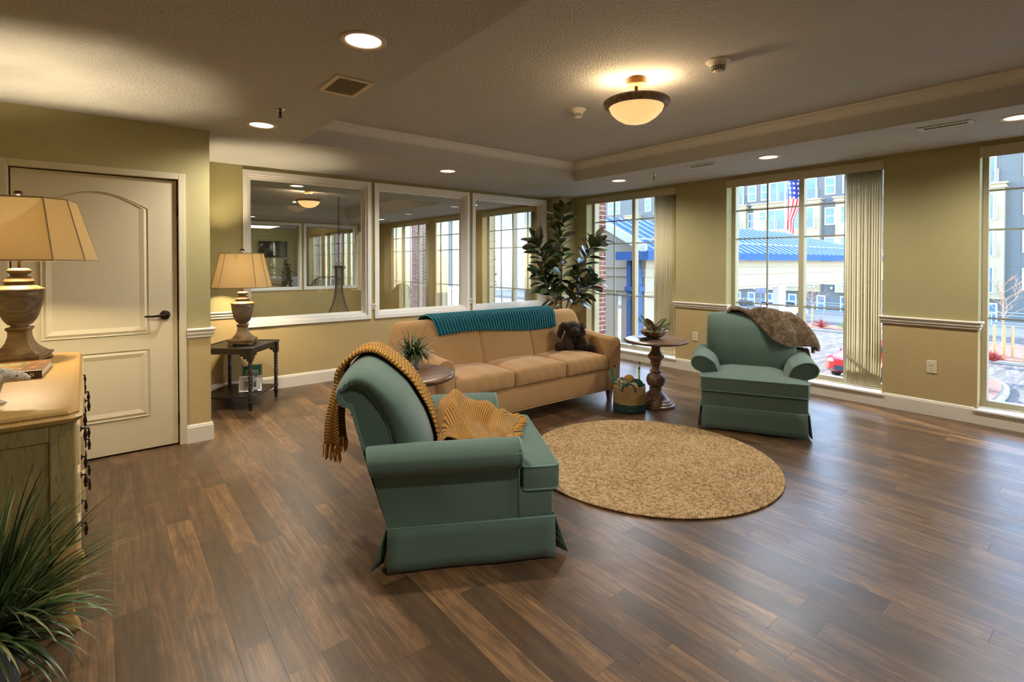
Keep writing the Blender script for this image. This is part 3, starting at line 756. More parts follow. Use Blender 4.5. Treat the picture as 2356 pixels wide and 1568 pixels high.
# brick
def m_brick():
    t = NT('red_brick'); p = t.pos(); s = t.sep(p)
    u = t.math('ADD', s[0], s[1]); v = t.comb(u, s[2], 0.)
    b = t.N('TexBrick'); t.L(v, b.inputs['Vector']); b.inputs['Scale'].default_value = 1.0
    b.inputs['Brick Width'].default_value = .215; b.inputs['Row Height'].default_value = .075; b.inputs['Mortar Size'].default_value = .006; b.inputs['Mortar Smooth'].default_value = .2
    b.inputs['Color1'].default_value = (*lin(118, 70, 62), 1); b.inputs['Color2'].default_value = (*lin(150, 96, 84), 1); b.inputs['Mortar'].default_value = (*lin(214, 204, 194), 1); b.inputs['Bias'].default_value = -.1
    t.col(b.outputs['Color']); t.set(Roughness=.9); t.bump(t.math('SUBTRACT', 1., b.outputs['Fac']), .5, .01); return t.m
M_BRICK = m_brick()
g = G(); g.box(6.22, 6.445, 5.56, 6.45, GZ, 5); tag(g.make('brick_pier', M_BRICK), 'red brick pier just outside the far window beside the rubber plant', 'pier')['kind'] = 'structure'
g = G(); g.box(6.26, 12.3, 20.6, 21.6, GZ, 12); struct(tag(g.make('brick_wing', M_BRICK), 'brown brick wing of the building beyond the adjoining room', 'wall'))
g = G()
for yy in (8.45, 10.3, 12.2, 14.0, 15.8, 17.6): g.box(6.22, 6.25, yy - .12, yy + .12, GZ, 5)
struct(g.make('wall_outer_brick', M_BRICK))
# flag
ft = thing('flag', 'american flag hanging limp on its pole above the blue canopy roof', 'flag', (31.9, 13.55, GZ))
g = G(); g.tube([(0, 0, 0), (0, 0, 10.6)], [.07, .04], 10); g.sph((0, 0, 10.7), .12, 10, 8); g.make('pole', M_WHITEF, ft)
FM = NT('flag_cloth'); uv = FM.sep(FM.coord('UV'))
st = FM.math('GREATER_THAN', FM.math('FRACT', FM.math('MULTIPLY', uv[0], 6.5)), .5)
can = FM.math('MULTIPLY', FM.math('GREATER_THAN', uv[1], .56), FM.math('GREATER_THAN', 1.01, uv[0]))
sv = FM.comb(FM.math('SUBTRACT', FM.math('FRACT', FM.math('MULTIPLY', uv[0], 5.)), .5), FM.math('SUBTRACT', FM.math('FRACT', FM.math('MULTIPLY', uv[1], 13.)), .5), 0.)
ln = FM.N('VectorMath', operation='LENGTH'); FM.L(sv, ln.inputs[0]); star = FM.math('LESS_THAN', ln.outputs['Value'], .24)
FM.col(FM.mix(can, FM.mix(st, lin(200, 36, 56), (.9, .88, .86)), FM.mix(star, lin(38, 58, 140), (.9, .9, .9)))); FM.set(Roughness=.8)
g = G(); uvl = g.bm.loops.layers.uv.new('UVMap'); pts = {}
NU, NV = 22, 30; Pg = []
for i in range(NU + 1):
    r = []
    for j in range(NV + 1):
        u, v = i / NU, j / NV; w = .25 + .75 * sin(pi * min(1, (1 - v) * 1.25 + .05)) * .7 + .12
        vtx = g.v((.10 + .16 * sin(u * 9 + v * 2), -(.06 + u * w * .95), 6.9 + 3.4 * v - .5 * u * (1 - v))); pts[vtx] = (u, v); r.append(vtx)
    Pg.append(r)
for i in range(NU):
    for j in range(NV):
        fc = g.f([Pg[i][j], Pg[i + 1][j], Pg[i + 1][j + 1], Pg[i][j + 1]])
        for lp in fc.loops: lp[uvl].uv = pts[lp.vert]
g.make('cloth', FM.m, ft, smooth=True, solid=.01)
# planters, curbs
def blob(cx, cy_, rx, ry, n=40, pw=2.6):
    o = []
    for k in range(n):
        a = 2 * pi * k / n; c, s = cos(a), sin(a)
        o.append((cx + rx * abs(c) ** (2 / pw) * (1 if c > 0 else -1), cy_ + ry * abs(s) ** (2 / pw) * (1 if s > 0 else -1)))
    return o
def planter(cx, cy_, rx, ry, label):
    t = thing('planter_island', label, 'planter', (cx, cy_, GZ))
    g = G(); g.prism(blob(0, 0, rx, ry), 2, 0, .15); g.make('curb', M_CONC, t, bevel=.03)
    g = G(); g.prism(blob(0, 0, rx - .22, ry - .22), 2, .14, .19); g.make('mulch', M_MULCH, t)
    return t
planter(24.6, 4.65, 4.2, 1.6, 'small curved planter island with red mulch in the lower corner of the right window')
planter(37.2, 4.3, 3.4, 3.2, 'gravel planter island with staked bare tree seen in the right window')
planter(41.5, 17.5, 1.6, 7.5, 'gravel strip island behind the far armchair window')
M_BARK = plain('pale_bark', lin(168, 140, 120), .9); M_STAKE = plain('tan_stake', lin(206, 160, 112), .9); M_SHR = plain('dry_green_shrub', lin(140, 150, 84), .9, var=.2, vs=20); M_REDS = plain('red_twigs', lin(170, 70, 66), .9)
def twig_tree(name, x, y, h, label, seed, spread=.5, mat=M_BARK):
    R_ = random.Random(seed); t = thing(name, label, 'tree', (x, y, GZ + .2)); g = G()
    g.tube([(0, 0, 0), (.02, .02, h * .45), (0, .03, h)], [.06, .045, .012], 7)
    def br(p, d, L, r, dep):
        q = p + d * L; m = p + d * L * .5 + Vector((R_.uniform(-1, 1), R_.uniform(-1, 1), .4)) * L * .07
        g.tube([p, m, q], [r, r * .8, r * .5], 5)
        if dep > 0:
            for k in range(3): br(lerp(m, q, R_.random()), (d + Vector((R_.uniform(-1, 1), R_.uniform(-1, 1), R_.uniform(-.1, .7))) * .7).normalized(), L * .6, r * .6, dep - 1)
    for k in range(13):
        z = h * (.38 + .55 * k / 13); a = k * 2.4; br(Vector((0, 0, z)), Vector((cos(a), sin(a), .75)).normalized(), h * spread * .62 * (1.2 - k / 16), .018, 2)
    g.make('branches', mat, t); return t
twig_tree('bare_sapling', 35.4, 4.45, 4.0, 'bare young tree with tan support stakes in the right window', 5)
twig_tree('bare_sapling', 41.4, 15.6, 3.3, 'thin bare young tree seen in the wide window right of its centre bar', 9, .42)
for (x, y, lb) in ((35.15, 4.75, 'left of the three tan stakes around the bare tree'), (35.2, 4.4, 'middle of the three tan stakes around the bare tree'), (35.3, 4.1, 'right of the three tan stakes around the bare tree'), (41.0, 16.6, 'tan stake left of the wide window centre bar'), (40.9, 15.4, 'tan stake right of the wide window centre bar')):
    g = G(); g.tube([(0, 0, 0), (0, 0, 1.55)], .055, 8); tag(g.make('tree_stake', M_STAKE, None, (x, y, GZ + .19)), lb, 'stake')
def shrub(x, y, r, mat, label, seed, n=160):
    R_ = random.Random(seed); g = G()
    for k in range(n):
        a = R_.uniform(0, 6.28); e = R_.uniform(.15, 1.5); L = r * R_.uniform(.6, 1.1); d = Vector((cos(a) * cos(e), sin(a) * cos(e), sin(e)))
        g.tube([(0, 0, 0), d * L * .6 + Vector((0, 0, .05)), d * L], [.012, .012, .003], 4)
        if mat is M_SHR: g.sph(d * L, (.05, .05, .03), 5, 4)
    tag(g.make('shrub', mat, None, (x, y, GZ + .21)), label, 'shrub')
shrub(34.3, 5.9, .7, M_SHR, 'yellow green shrub left of the staked bare tree', 1); shrub(34.2, 3.0, .7, M_SHR, 'green shrub right of the staked bare tree', 2); shrub(33.0, 4.5, .55, M_REDS, 'low red twig shrub in front of the bare tree', 3)
shrub(25.6, 4.35, .8, M_REDS, 'red twig shrub in the small planter at the right window', 4); shrub(40.6, 14.7, .7, M_REDS, 'small red twig shrub behind the wide window', 6, 90); shrub(40.5, 13.0, .6, M_SHR, 'small green shrub behind the wide window', 7, 70)
# cars
def car(x, y, rz, col_, label, suv=False):
    t = thing('car', label, 'car', (x, y, GZ), rz); m = plain('car_paint_' + str(len(bpy.data.materials)), col_, .25, .1, coat=.6); L_, w = 4.5, .88
    side = [(-2.25, .45), (-2.2, .85), (-1.9, .98), (-1.15, 1.02), (-.55, 1.42), (.1, 1.50), (1.0, 1.46), (1.75, 1.12 if not suv else 1.42), (2.15, 1.05), (2.25, .8), (2.2, .35), (1.85, .25), (-1.9, .25)]
    g = G(); R0 = []
    for k, (yy, sx, sz) in enumerate(((-w, .96, .9), (-w * .97, .985, .97), (-w * .7, 1, 1.0), (w * .7, 1, 1.0), (w * .97, .985, .97), (w, .96, .9))):
        R0.append([g.v((px_ * sx, yy * (1 - .22 * sstep(.95, 1.5, pz)), .25 + (pz - .25) * sz)) for px_, pz in side])
    n = len(side)
    for A_, B_ in zip(R0, R0[1:]):
        for i in range(n): g.f([A_[i], A_[(i + 1) % n], B_[(i + 1) % n], B_[i]])
    g.f(R0[0]); g.f(R0[-1][::-1]); g.make('body', m, t, ang=35)
    dk = bpy.data.materials.get('car_glass') or plain('car_glass', lin(40, 60, 78), .06, 0, 1.)
    g = G(); g.box(-.86, 1.45, -.80, .80, 1.05, 1.36); g.make('side_glass', dk, t, bevel=.05)
    g = G(); a = [g.v(p) for p in ((-1.17, -.68, 1.03), (-1.17, .68, 1.03), (-.58, .6, 1.40), (-.58, -.6, 1.40))]; g.f(a)
    bmesh.ops.translate(g.bm, verts=g.bm.verts, vec=(-.02, 0, .02)); g.make('windshield', dk, t, solid=.01)
    tm = bpy.data.materials.get('tyre_rubber') or plain('tyre_rubber', (.02, .02, .02), .8)
    for sx in (-1.4, 1.38):
        for sy in (-1, 1):
            g = G(); g.M = Matrix.Translation((sx, sy * .80, .32)) @ Matrix.Rotation(pi / 2, 4, 'X'); g.lathe([(0, -.1), (.2, -.1), (.31, -.09), (.33, 0), (.31, .09), (.2, .1), (0, .1)], 24); o = g.make('wheel', tm, t, ang=40)
    for sy in (-1, 1):
        g = G(); g.sph((-2.12, sy * .62, .78), (.12, .2, .1), 12, 8); g.make('headlight', M_WHITEF, t, smooth=True)
        g = G(); g.rbox(-.78, -.62, *sorted((sy * .84, sy * 1.02)), .98, 1.1, .04); g.make('side_mirror', m, t, smooth=True)
    g = G(); g.box(-2.27, -2.2, -.45, .45, .42, .6); g.make('grille', dk, t)
car(26.1, 7.35, -.16, lin(200, 30, 40), 'red car at the bottom of the wide window beside the blind slats')
car(46.0, 23.6, 1.2, lin(70, 78, 84), 'dark grey car behind the wide window at left', True)
car(47.5, 20.6, 1.2, lin(214, 218, 220), 'white car parked right of the dark grey car')
g = G(); g.tube([(0, 0, 0), (0, 0, 3.2)], .05, 8); g.box(-.03, .03, -.45, .45, 2.3, 3.1); tag(g.make('street_sign', plain('sign_grey', lin(110, 112, 140), .6), None, (43.9, 20.6, GZ)), 'grey sign on a thin post seen left of the canopy column', 'sign')
g = G(); g.tube([(0, 0, 0), (0, 0, 7.3)], .07, 8); g.box(-.15, .15, -.5, .15, 7.25, 7.38); tag(g.make('parking_lot_lamp', M_BRONZE, None, (40.3, 7.75, GZ)), 'dark parking lot lamp at the left edge of the right window', 'lamp post')
# ---------------------------------------------------------------- adjoining two-storey room and the room beyond
YF = 13.5; YE = 20.0; AX0 = -1.2
wall_open(0, XW, W_THK, YB + .07, YE + .15, GZ, 3.1, [(a, b, *RZ) for a, b in AW] + [(14.05, 15.65, *RZ), (15.95, 17.5, *RZ), (17.95, 19.3, *RZ)], 'wall_right_far', m_wall(False))
MW2 = bpy.data.materials['golden_painted_wall']
FW = [(2.73, 3.90), (4.05, 5.37), (1.35, 2.60), (0.0, 1.22)]
wall_open(1, YF, .14, AX0, XW, GZ, ZC, [(a, b, .76, 2.36) for a, b in FW], 'wall_far', MW2)
g = G(); g.box(AX0 - .1, AX0, YB, YE, GZ, 2.9); struct(g.make('wall_far_left_side', MW2))
g = G(); g.box(.55, XW, YB + .01, YB + .139, GZ, -.1); struct(g.make('wall_back_lower', MW2))
wall_open(1, YE, .15, AX0, XW, 0, 2.9, [], 'wall_far_end', MW)
g = G(); g.box(AX0, XW, YF + .14, YE, -.1, 0); struct(g.make('floor_far', MF))
g = G(); g.box(AX0, XW, YB + .1, YF, GZ - .1, GZ); struct(g.make('floor_lower', MF))
g = G()
g.box(AX0, XW, YB + .14, YB + 1.6, ZC, ZC + .3); g.box(AX0, XW, YF - 1.5, YF, ZC, ZC + .3); g.box(4.6, XW, YB + 1.6, YF - 1.5, ZC, ZC + .3); g.box(AX0, .2, YB + 1.6, YF - 1.5, ZC, ZC + .3)
g.box(.2, 4.6, YB + 1.6, YF - 1.5, ZC + .24, ZC + .4); g.box(AX0, XW, YF + .14, YF + 2, ZC, ZC + .3); g.box(AX0, XW, YF + 2, YE, ZC + .2, ZC + .4)
struct(g.make('ceiling_far', MC))
for i, (a, b) in enumerate(FW):
    e = sempty('window_%d' % (30 + i), ((a + b) / 2, YF, 0)); g = G(); casing(g, 1, YF, a, b, .76, 2.36)
    for (x0, x1, z0, z1) in ((a, a + .02, .76, 2.36), (b - .02, b, .76, 2.36), (a + .02, b - .02, 2.34, 2.36), (a + .02, b - .02, .76, .79)): g.box(x0, x1, YF + .0006, YF + .139, z0, z1)
    g.make('casing', M_WINTRIM, e, (-(a + b) / 2, -YF, 0))
    g = G(); g.box(a + .02, b - .02, YF + .068, YF + .074, .78, 2.35); g.make('pane', M_GLASS, e, (-(a + b) / 2, -YF, 0))
for i, (a, b) in enumerate(AW + [(14.05, 15.65), (15.95, 17.5), (17.95, 19.3)]):
    outer_window(40 + i, a, b)
run(RAIL, [(XW, YE), (AX0, YE)][::-1], ZR, 'trim_20')
LB = {0: 'cream vertical blind of the nearest window beyond the interior glass', 1: 'cream vertical blind of the middle window beyond the interior glass', 2: 'cream vertical blind of the farthest window of the adjoining room'}
for i, (a, b) in enumerate(AW): blind(a, b, LB[i], [(a + .035 + k * .025, -.3 - .25 * rr.random()) for k in range(6 if i else 10)])
# curtain panel
# downlights + bowl in the adjoining room
for (x, y, lb) in ((2.05, 7.2, 'recessed downlight seen through the left interior window'), (5.2, 7.6, 'recessed downlight seen through the right interior window'), (5.2, 11.5, 'recessed downlight seen through the middle interior window'), (2.6, 12.6, 'recessed downlight above the far interior windows')):
    o = copy_tree(dl); o.location = (x, y, ZC); o['label'] = lb
b2 = copy_tree([o for o in bpy.data.objects if o.name == 'ceiling_bowl_light'][0]); b2.location = (2.85, 9.3, ZC + .24); b2['label'] = 'lit glass bowl ceiling light seen through the left interior window'
# chandelier
CHX, CHY = 3.61, 9.93; M_CH = plain('aged_bronze_rod', lin(96, 76, 54), .5, .5)
t = thing('chandelier', 'bronze chandelier with flared rods hanging on a long chain beyond the left interior window', 'chandelier', (CHX, CHY, 0))
g = G(); z = ZC + .24; k = 0
while z > 1.36:
    a = 0 if k % 2 else pi / 2
    g.tube([(.016 * cos(a) * cos(q), .016 * sin(a) * cos(q), z - .028 + .028 * sin(q)) for q in [2 * pi * i / 10 for i in range(10)]], .0045, 5, True); z -= .042; k += 1
g.make('chain', M_CH, t)
g = G(); g.tube([(.05 * cos(a), 0, 1.36 + .05 * sin(a)) for a in [pi * i / 8 for i in range(9)]], .006, 6)
for k in range(10):
    a = 2 * pi * k / 10; g.tube([(.10 * cos(a) + .022 * cos(q) * cos(a), .10 * sin(a) + .022 * cos(q) * sin(a), 1.31 + .022 * sin(q)) for q in [2 * pi * i / 10 for i in range(10)]], .005, 5, True)
g.tube([(.085 * cos(2 * pi * i / 24), .085 * sin(2 * pi * i / 24), 1.335) for i in range(24)], .007, 6, True); g.make('crown_ring', M_CH, t)
for k in range(14):
    a = 2 * pi * k / 14; g = G(); pr_ = [(.065, 1.33), (.066, 1.1), (.07, .92), (.095, .72), (.15, .52), (.24, .36), (.36, .22), (.46, .14)]
    g.tube(spline([(r * cos(a), r * sin(a), z) for r, z in pr_], 3), .0055, 6); g.make('rod', M_CH, t)
g = G(); g.tube([(.46 * cos(2 * pi * i / 36), .46 * sin(2 * pi * i / 36), .14) for i in range(36)], .012, 6, True); g.lathe([(.44, .13), (.3, .0), (.15, -.06), (0, -.08)], 32); g.make('lower_bowl', plain('chandelier_glass', lin(210, 190, 150), .4), t, smooth=True)
# television, seats and plant in the far room
t = thing('television', 'flat black television on the green wall seen through two interior windows', 'television', (4.82, YE - .015, 1.9))
g = G(); g.box(-.48, .48, -.09, -.03, -.28, .28); g.make('screen_case', plain('tv_black', (.012, .012, .013), .15), t, bevel=.008)
g = G(); g.box(-.2, .2, -.03, 0, -.12, .12); g.make('wall_bracket', M_BLACK, t)
t = thing('ceiling_light_panel', 'warm rectangular ceiling light in the far room', 'ceiling light', (4.1, 17.9, ZC + .2)); g = G(); g.box(-.3, .3, -.6, .6, -.09, 0); g.make('diffuser', emis('panel_glow', (1, .85, .55), 2.2), t, bevel=.01)
lamp('panel_light', 'POINT', (0, 0, -.25), 30, (1, .88, .65), t, .2)
M_RAT = plain('rattan_brown', lin(120, 82, 52), .6, var=.15); M_STR = NT('striped_cushion_fabric'); _u = M_STR.sep(M_STR.coord())
M_STR.col(M_STR.mix(M_STR.math('GREATER_THAN', M_STR.math('FRACT', M_STR.math('MULTIPLY', _u[0], 14.)), .5), lin(150, 156, 140), lin(196, 180, 140))); M_STR = M_STR.m
def rattan(x, y, rz, w, label, arch=.25):
    t = thing('rattan_chair', label, 'chair', (x, y, 0), rz); h = w / 2
    g = G(); g.rbox(-h + .05, h - .05, -.28, .3, .28, .44, .05); g.make('seat_cushion', M_STR, t, smooth=True)
    g = G(); g.rbox(-h + .06, h - .06, .2, .36, .42, .92, .06); g.make('back_cushion', M_STR, t, smooth=True)
    g = G(); g.tube(spline([(-h, .36, .1), (-h, .36, .75), (-h * .6, .38, .95 + arch * .5), (0, .38, .95 + arch), (h * .6, .38, .95 + arch * .5), (h, .36, .75), (h, .36, .1)], 5), .022, 8); g.make('back_frame', M_RAT, t, smooth=True)
    for s in (-1, 1):
        g = G(); g.tube(spline([(s * h, .36, .68), (s * h * 1.05, 0, .66), (s * h, -.3, .6), (s * h, -.32, .3), (s * h, -.3, 0)], 5), .022, 8); g.tube([(s * h, .36, .3), (s * h, -.3, .3)], .018, 8); g.make('arm', M_RAT, t, smooth=True)
        g = G(); g.tube([(s * h, .36, .8), (s * h, .38, 0)], .022, 8); g.make('leg', M_RAT, t)
rattan(5.0, 17.6, .25, .62, 'rattan chair with arched back and striped cushions in the far room', .16); rattan(4.36, 18.6, .5, .5, 'small brown rattan chair left of the arched striped chair', .0)
rattan(5.12, 15.55, pi + .2, 1.0, 'wide rattan settee with striped cushions behind the chandelier rods', .02)
# ---------------------------------------------------------------- green armchairs
CH_PANEL = [(.07, .40), (.04, .533), (.021, .621), (0, .68), (-.035, .739), (-.077, .799), (-.105, .822), (-.132, .831), (-.169, .824), (-.193, .800), (-.187, .771), (-.170, .755), (-.149, .748), (-.142, .72), (-.129, .672), (-.082, .510), (-.05, .40), (-.03, .34)]
CH_MID = [(.235, .40), (.222, .50), (.188, .612), (.149, .69), (.089, .786), (.011, .862), (-.05, .905), (-.10, .922), (-.155, .905), (-.212, .85), (-.226, .80), (-.205, .762), (-.160, .748), (-.146, .72), (-.130, .672), (-.085, .510), (-.052, .40), (-.03, .34)]
def chair_back(u):   # u 0..1 along profile -> (panel, mid) 2d points
    pass
def scurve(P, n=4): return [(p.x, p.z) for p in spline([(a, 0, b) for a, b in P], n, False)]
_cp = scurve(CH_PANEL); _cm = scurve(CH_MID)
def back_pt(i, y):
    """surface point of the chair back: i index in profile, y lateral"""
    a = abs(y); s = 1 - (a / .385) ** 6 if a < .385 else 0
    s = max(0, s) ** .5 * (1 - .18 * (a / .385) ** 2)
    return (lerp(_cp[i][0], _cm[i][0], s), lerp(_cp[i][1], _cm[i][1], s))
def armchair(name, label, loc, rz):
    t = thing(name, label, 'armchair', loc, rz); F, PP = M_GREEN, M_GREENP
    # back : loft across y
    g = G(); n = len(_cp)
    sec = [(-.330, 0), (-.345, .05), (-.365, .16), (-.381, .33), (-.384, .48), (-.372, .64), (-.34, .79), (-.28, .905), (-.18, .97), (-.06, 1), (.06, 1), (.18, .97), (.28, .905), (.34, .79), (.372, .64), (.384, .48), (.381, .33), (.365, .16), (.345, .05), (.330, 0)]
    R_ = []
    for k, (y, s) in enumerate(sec):
        ring = []
        for i in range(n):
            z0 = _cp[i][1]; ss = s; w = 0
            if z0 > .70 and .03 < s < .8:       # gathered pleats round the scroll
                w = .0065 * sin(i * 2.9 + 1.3 * sin(i)) * (1 - abs(s - .3) / .5 if abs(s - .3) < .5 else 0)
            x = lerp(_cp[i][0], _cm[i][0], ss); z = lerp(_cp[i][1], _cm[i][1], ss)
            d = Vector((x + .05, 0, z - .7)); d = d.normalized() if d.length > 0 else d
            ring.append(g.v((x + d.x * w, y, z + d.z * w)))
        R_.append(ring)
    for A_, B_ in zip(R_, R_[1:]):
        for i in range(n): g.f([A_[i], A_[(i + 1) % n], B_[(i + 1) % n], B_[i]])
    g.f(R_[0]); g.f(R_[-1][::-1])
    g.make('backrest', F, t, ang=60)
    for s in (-1, 1):
        g = G(); g.tube([(x, s * .331, z) for x, z in _cp[:-4]], .0055, 6); g.make('piping', PP, t, smooth=True)
    # arms
    prof = [(.262, .36), (.262, .43), (.272, .475), (.295, .525), (.33, .555), (.375, .578), (.425, .586), (.468, .574), (.492, .545), (.496, .515), (.482, .482), (.455, .458), (.420, .444), (.402, .430), (.400, .20), (.262, .20)]
    prof = [(p.x, p.z) for p in spline([(a, 0, b) for a, b in prof[:13]], 3)] + prof[13:]
    for s in (-1, 1):
        g = G(); n2 = len(prof); rings = []
        cx_, cz_ = .38, .50
        for (x, k) in ((-.055, .94), (.0, .97), (.15, .99), (.35, 1.0), (.52, 1.0), (.575, .992), (.600, .965), (.612, .925)):
            ring = []
            for i, (y, z) in enumerate(prof):
                w = 0
                if z > .44: yy, zz = cx_ + (y - cx_) * k, cz_ + (z - cz_) * k; 
                else: yy, zz = y, z
                if x > .56 and z > .5: w = .004 * sin(i * 3.3) * sstep(.56, .6, x)
                xb = x
                if x < .1: xb = x + (z - .47) * -.18 + (0.02 if z < .3 else 0)
                ring.append(g.v((xb, s * (yy + w), zz + w)))
            rings.append(ring)
        for A_, B_ in zip(rings, rings[1:]):
            for i in range(n2): g.f([A_[i], A_[(i + 1) % n2], B_[(i + 1) % n2], B_[i]])
        g.f(rings[0]); g.f(rings[-1][::-1]); o = g.make('arm', F, t, ang=50)
        g = G(); pts = []
        for (y, z) in prof:
            if z > .435: pts.append((.616, s * (cx_ + (y - cx_) * .935), cz_ + (z - cz_) * .935))
        pts.append((.616, s * .398, .43)); pts.append((.616, s * .398, .20))
        g.tube(pts, .0055, 6); g.make('piping', PP, o, smooth=True)
    # seat deck front rail
    g = G(); g.rbox(.05, .785, -.398, .398, .19, .325, .018, (3, 6, 2)); g.make('seat_rail', F, t, smooth=True)
    # T cushion
    def tc(w):
        c = 1 - min(1, abs(w.y) / .41) ** 3; d = 1 - abs((w.x - .42) / .39) ** 4
        top = (w.z - .325) / .12; w.z += .022 * max(0, c) * max(0, d) * max(0, top)
        return w
    g = G()
    out = [(.10, -.262), (.10, .262), (.628, .262), (.640, .27), (.640, .398), (.655, .405), (.79, .405), (.812, .39), (.812, -.39), (.79, -.405), (.655, -.405), (.640, -.398), (.640, -.27), (.628, -.262)]
    def ringat(z, ins):
        c = []
        for x, y in out: c.append((x - ins * (1 if x > .64 else (-1 if x < .2 else (-.6 if abs(y) > .265 else 0))), y - ins * (1 if y > 0 else -1), z))
        return c
    lev = [(.322, .012), (.328, .002), (.345, 0), (.425, 0), (.437, .003), (.441, .012)]
    # dense top via grid
    L_ = [[g.v(p) for p in ringat(z, i)] for z, i in lev]; m = len(out)
    for A_, B_ in zip(L_, L_[1:]):
        for i in range(m): g.f([A_[i], A_[(i + 1) % m], B_[(i + 1) % m], B_[i]])
    g.f(L_[0])
    # crowned top: rings shrinking to centre
    prev = L_[-1]
    for k, (s_, h) in enumerate(((.9, .446), (.7, .455), (.45, .461), (.2, .463))):
        cur = [g.v((.44 + (v_.co.x - .44) * s_, v_.co.y * s_, h)) for v_ in L_[-1]]
        for i in range(m): g.f([prev[i], prev[(i + 1) % m], cur[(i + 1) % m], cur[i]])
        prev = cur
    g.f(prev)
    o = g.make('seat_cushion', F, t, ang=50)
    for z in (.438, .330):
        g = G(); g.tube([(x, y, z) for x, y, _ in ringat(z, .001)][2:-0 or None], .0055, 6); g.make('piping', PP, o, smooth=True)
    # skirt: four panels flaring out, with corner pleat flaps
    def sk(p0, p1, nrm, name='skirt_panel', z0=.014, z1=.197, fl=.014, fe=.022):
        g = G(); p0 = Vector((*p0, 0)); p1 = Vector((*p1, 0)); nv = Vector((*nrm, 0))
        def fn(u, v):
            q = lerp(p0, p1, u); wv = .004 * sin(u * 11 + .7) * (1 - v); e_ = max(0, 1 - min(u, 1 - u) / .09); ff = fl + (fe - fl) * e_ ** 2
            return (q.x + nv.x * (ff * (1 - v) + wv + .002), q.y + nv.y * (ff * (1 - v) + wv + .002), lerp(z0, z1, v))
        g.grid(fn, 14, 4); return g.make(name, F, t, smooth=True, solid=.006)
    X0, X1, Y_ = .012, .790, .402
    sk((X0, -Y_), (X1, -Y_), (0, -1)); sk((X0, Y_), (X1, Y_), (0, 1)); sk((X1, -Y_ + .012), (X1, Y_ - .012), (1, 0), fe=.062); sk((X0, -Y_ + .012), (X0, Y_ - .012), (-1, 0), fe=.062)
    g = G(); g.tube([(X1 + .002, -Y_ - .002, .198), (X1 + .002, Y_ + .002, .198), (X0 - .002, Y_ + .002, .198), (X0 - .002, -Y_ - .002, .198)], .0055, 6, True); g.make('piping', PP, t, smooth=True)
    g = G(); g.prism([(-.048, .43), (-.031, .34), (.016, .19), (.06, .19), (.06, .43)], 1, -.392, .392); g.make('back_panel', F, t)
    g = G(); g.rbox(.06, .74, -.33, .33, 0.0, .19, .01); g.make('base_frame', M_BLACK, t)
    return t
A1, A2 = math.radians(-29.08), math.radians(180 + 27.98)
armchair('armchair', 'sage green skirted armchair nearest the camera with mustard knit blanket draped over its back', (1.172, 2.484, 0), A1)
armchair('armchair', 'sage green skirted armchair by the wide window with a brown fur throw over its back', (4.832, 2.369, 0), A2)
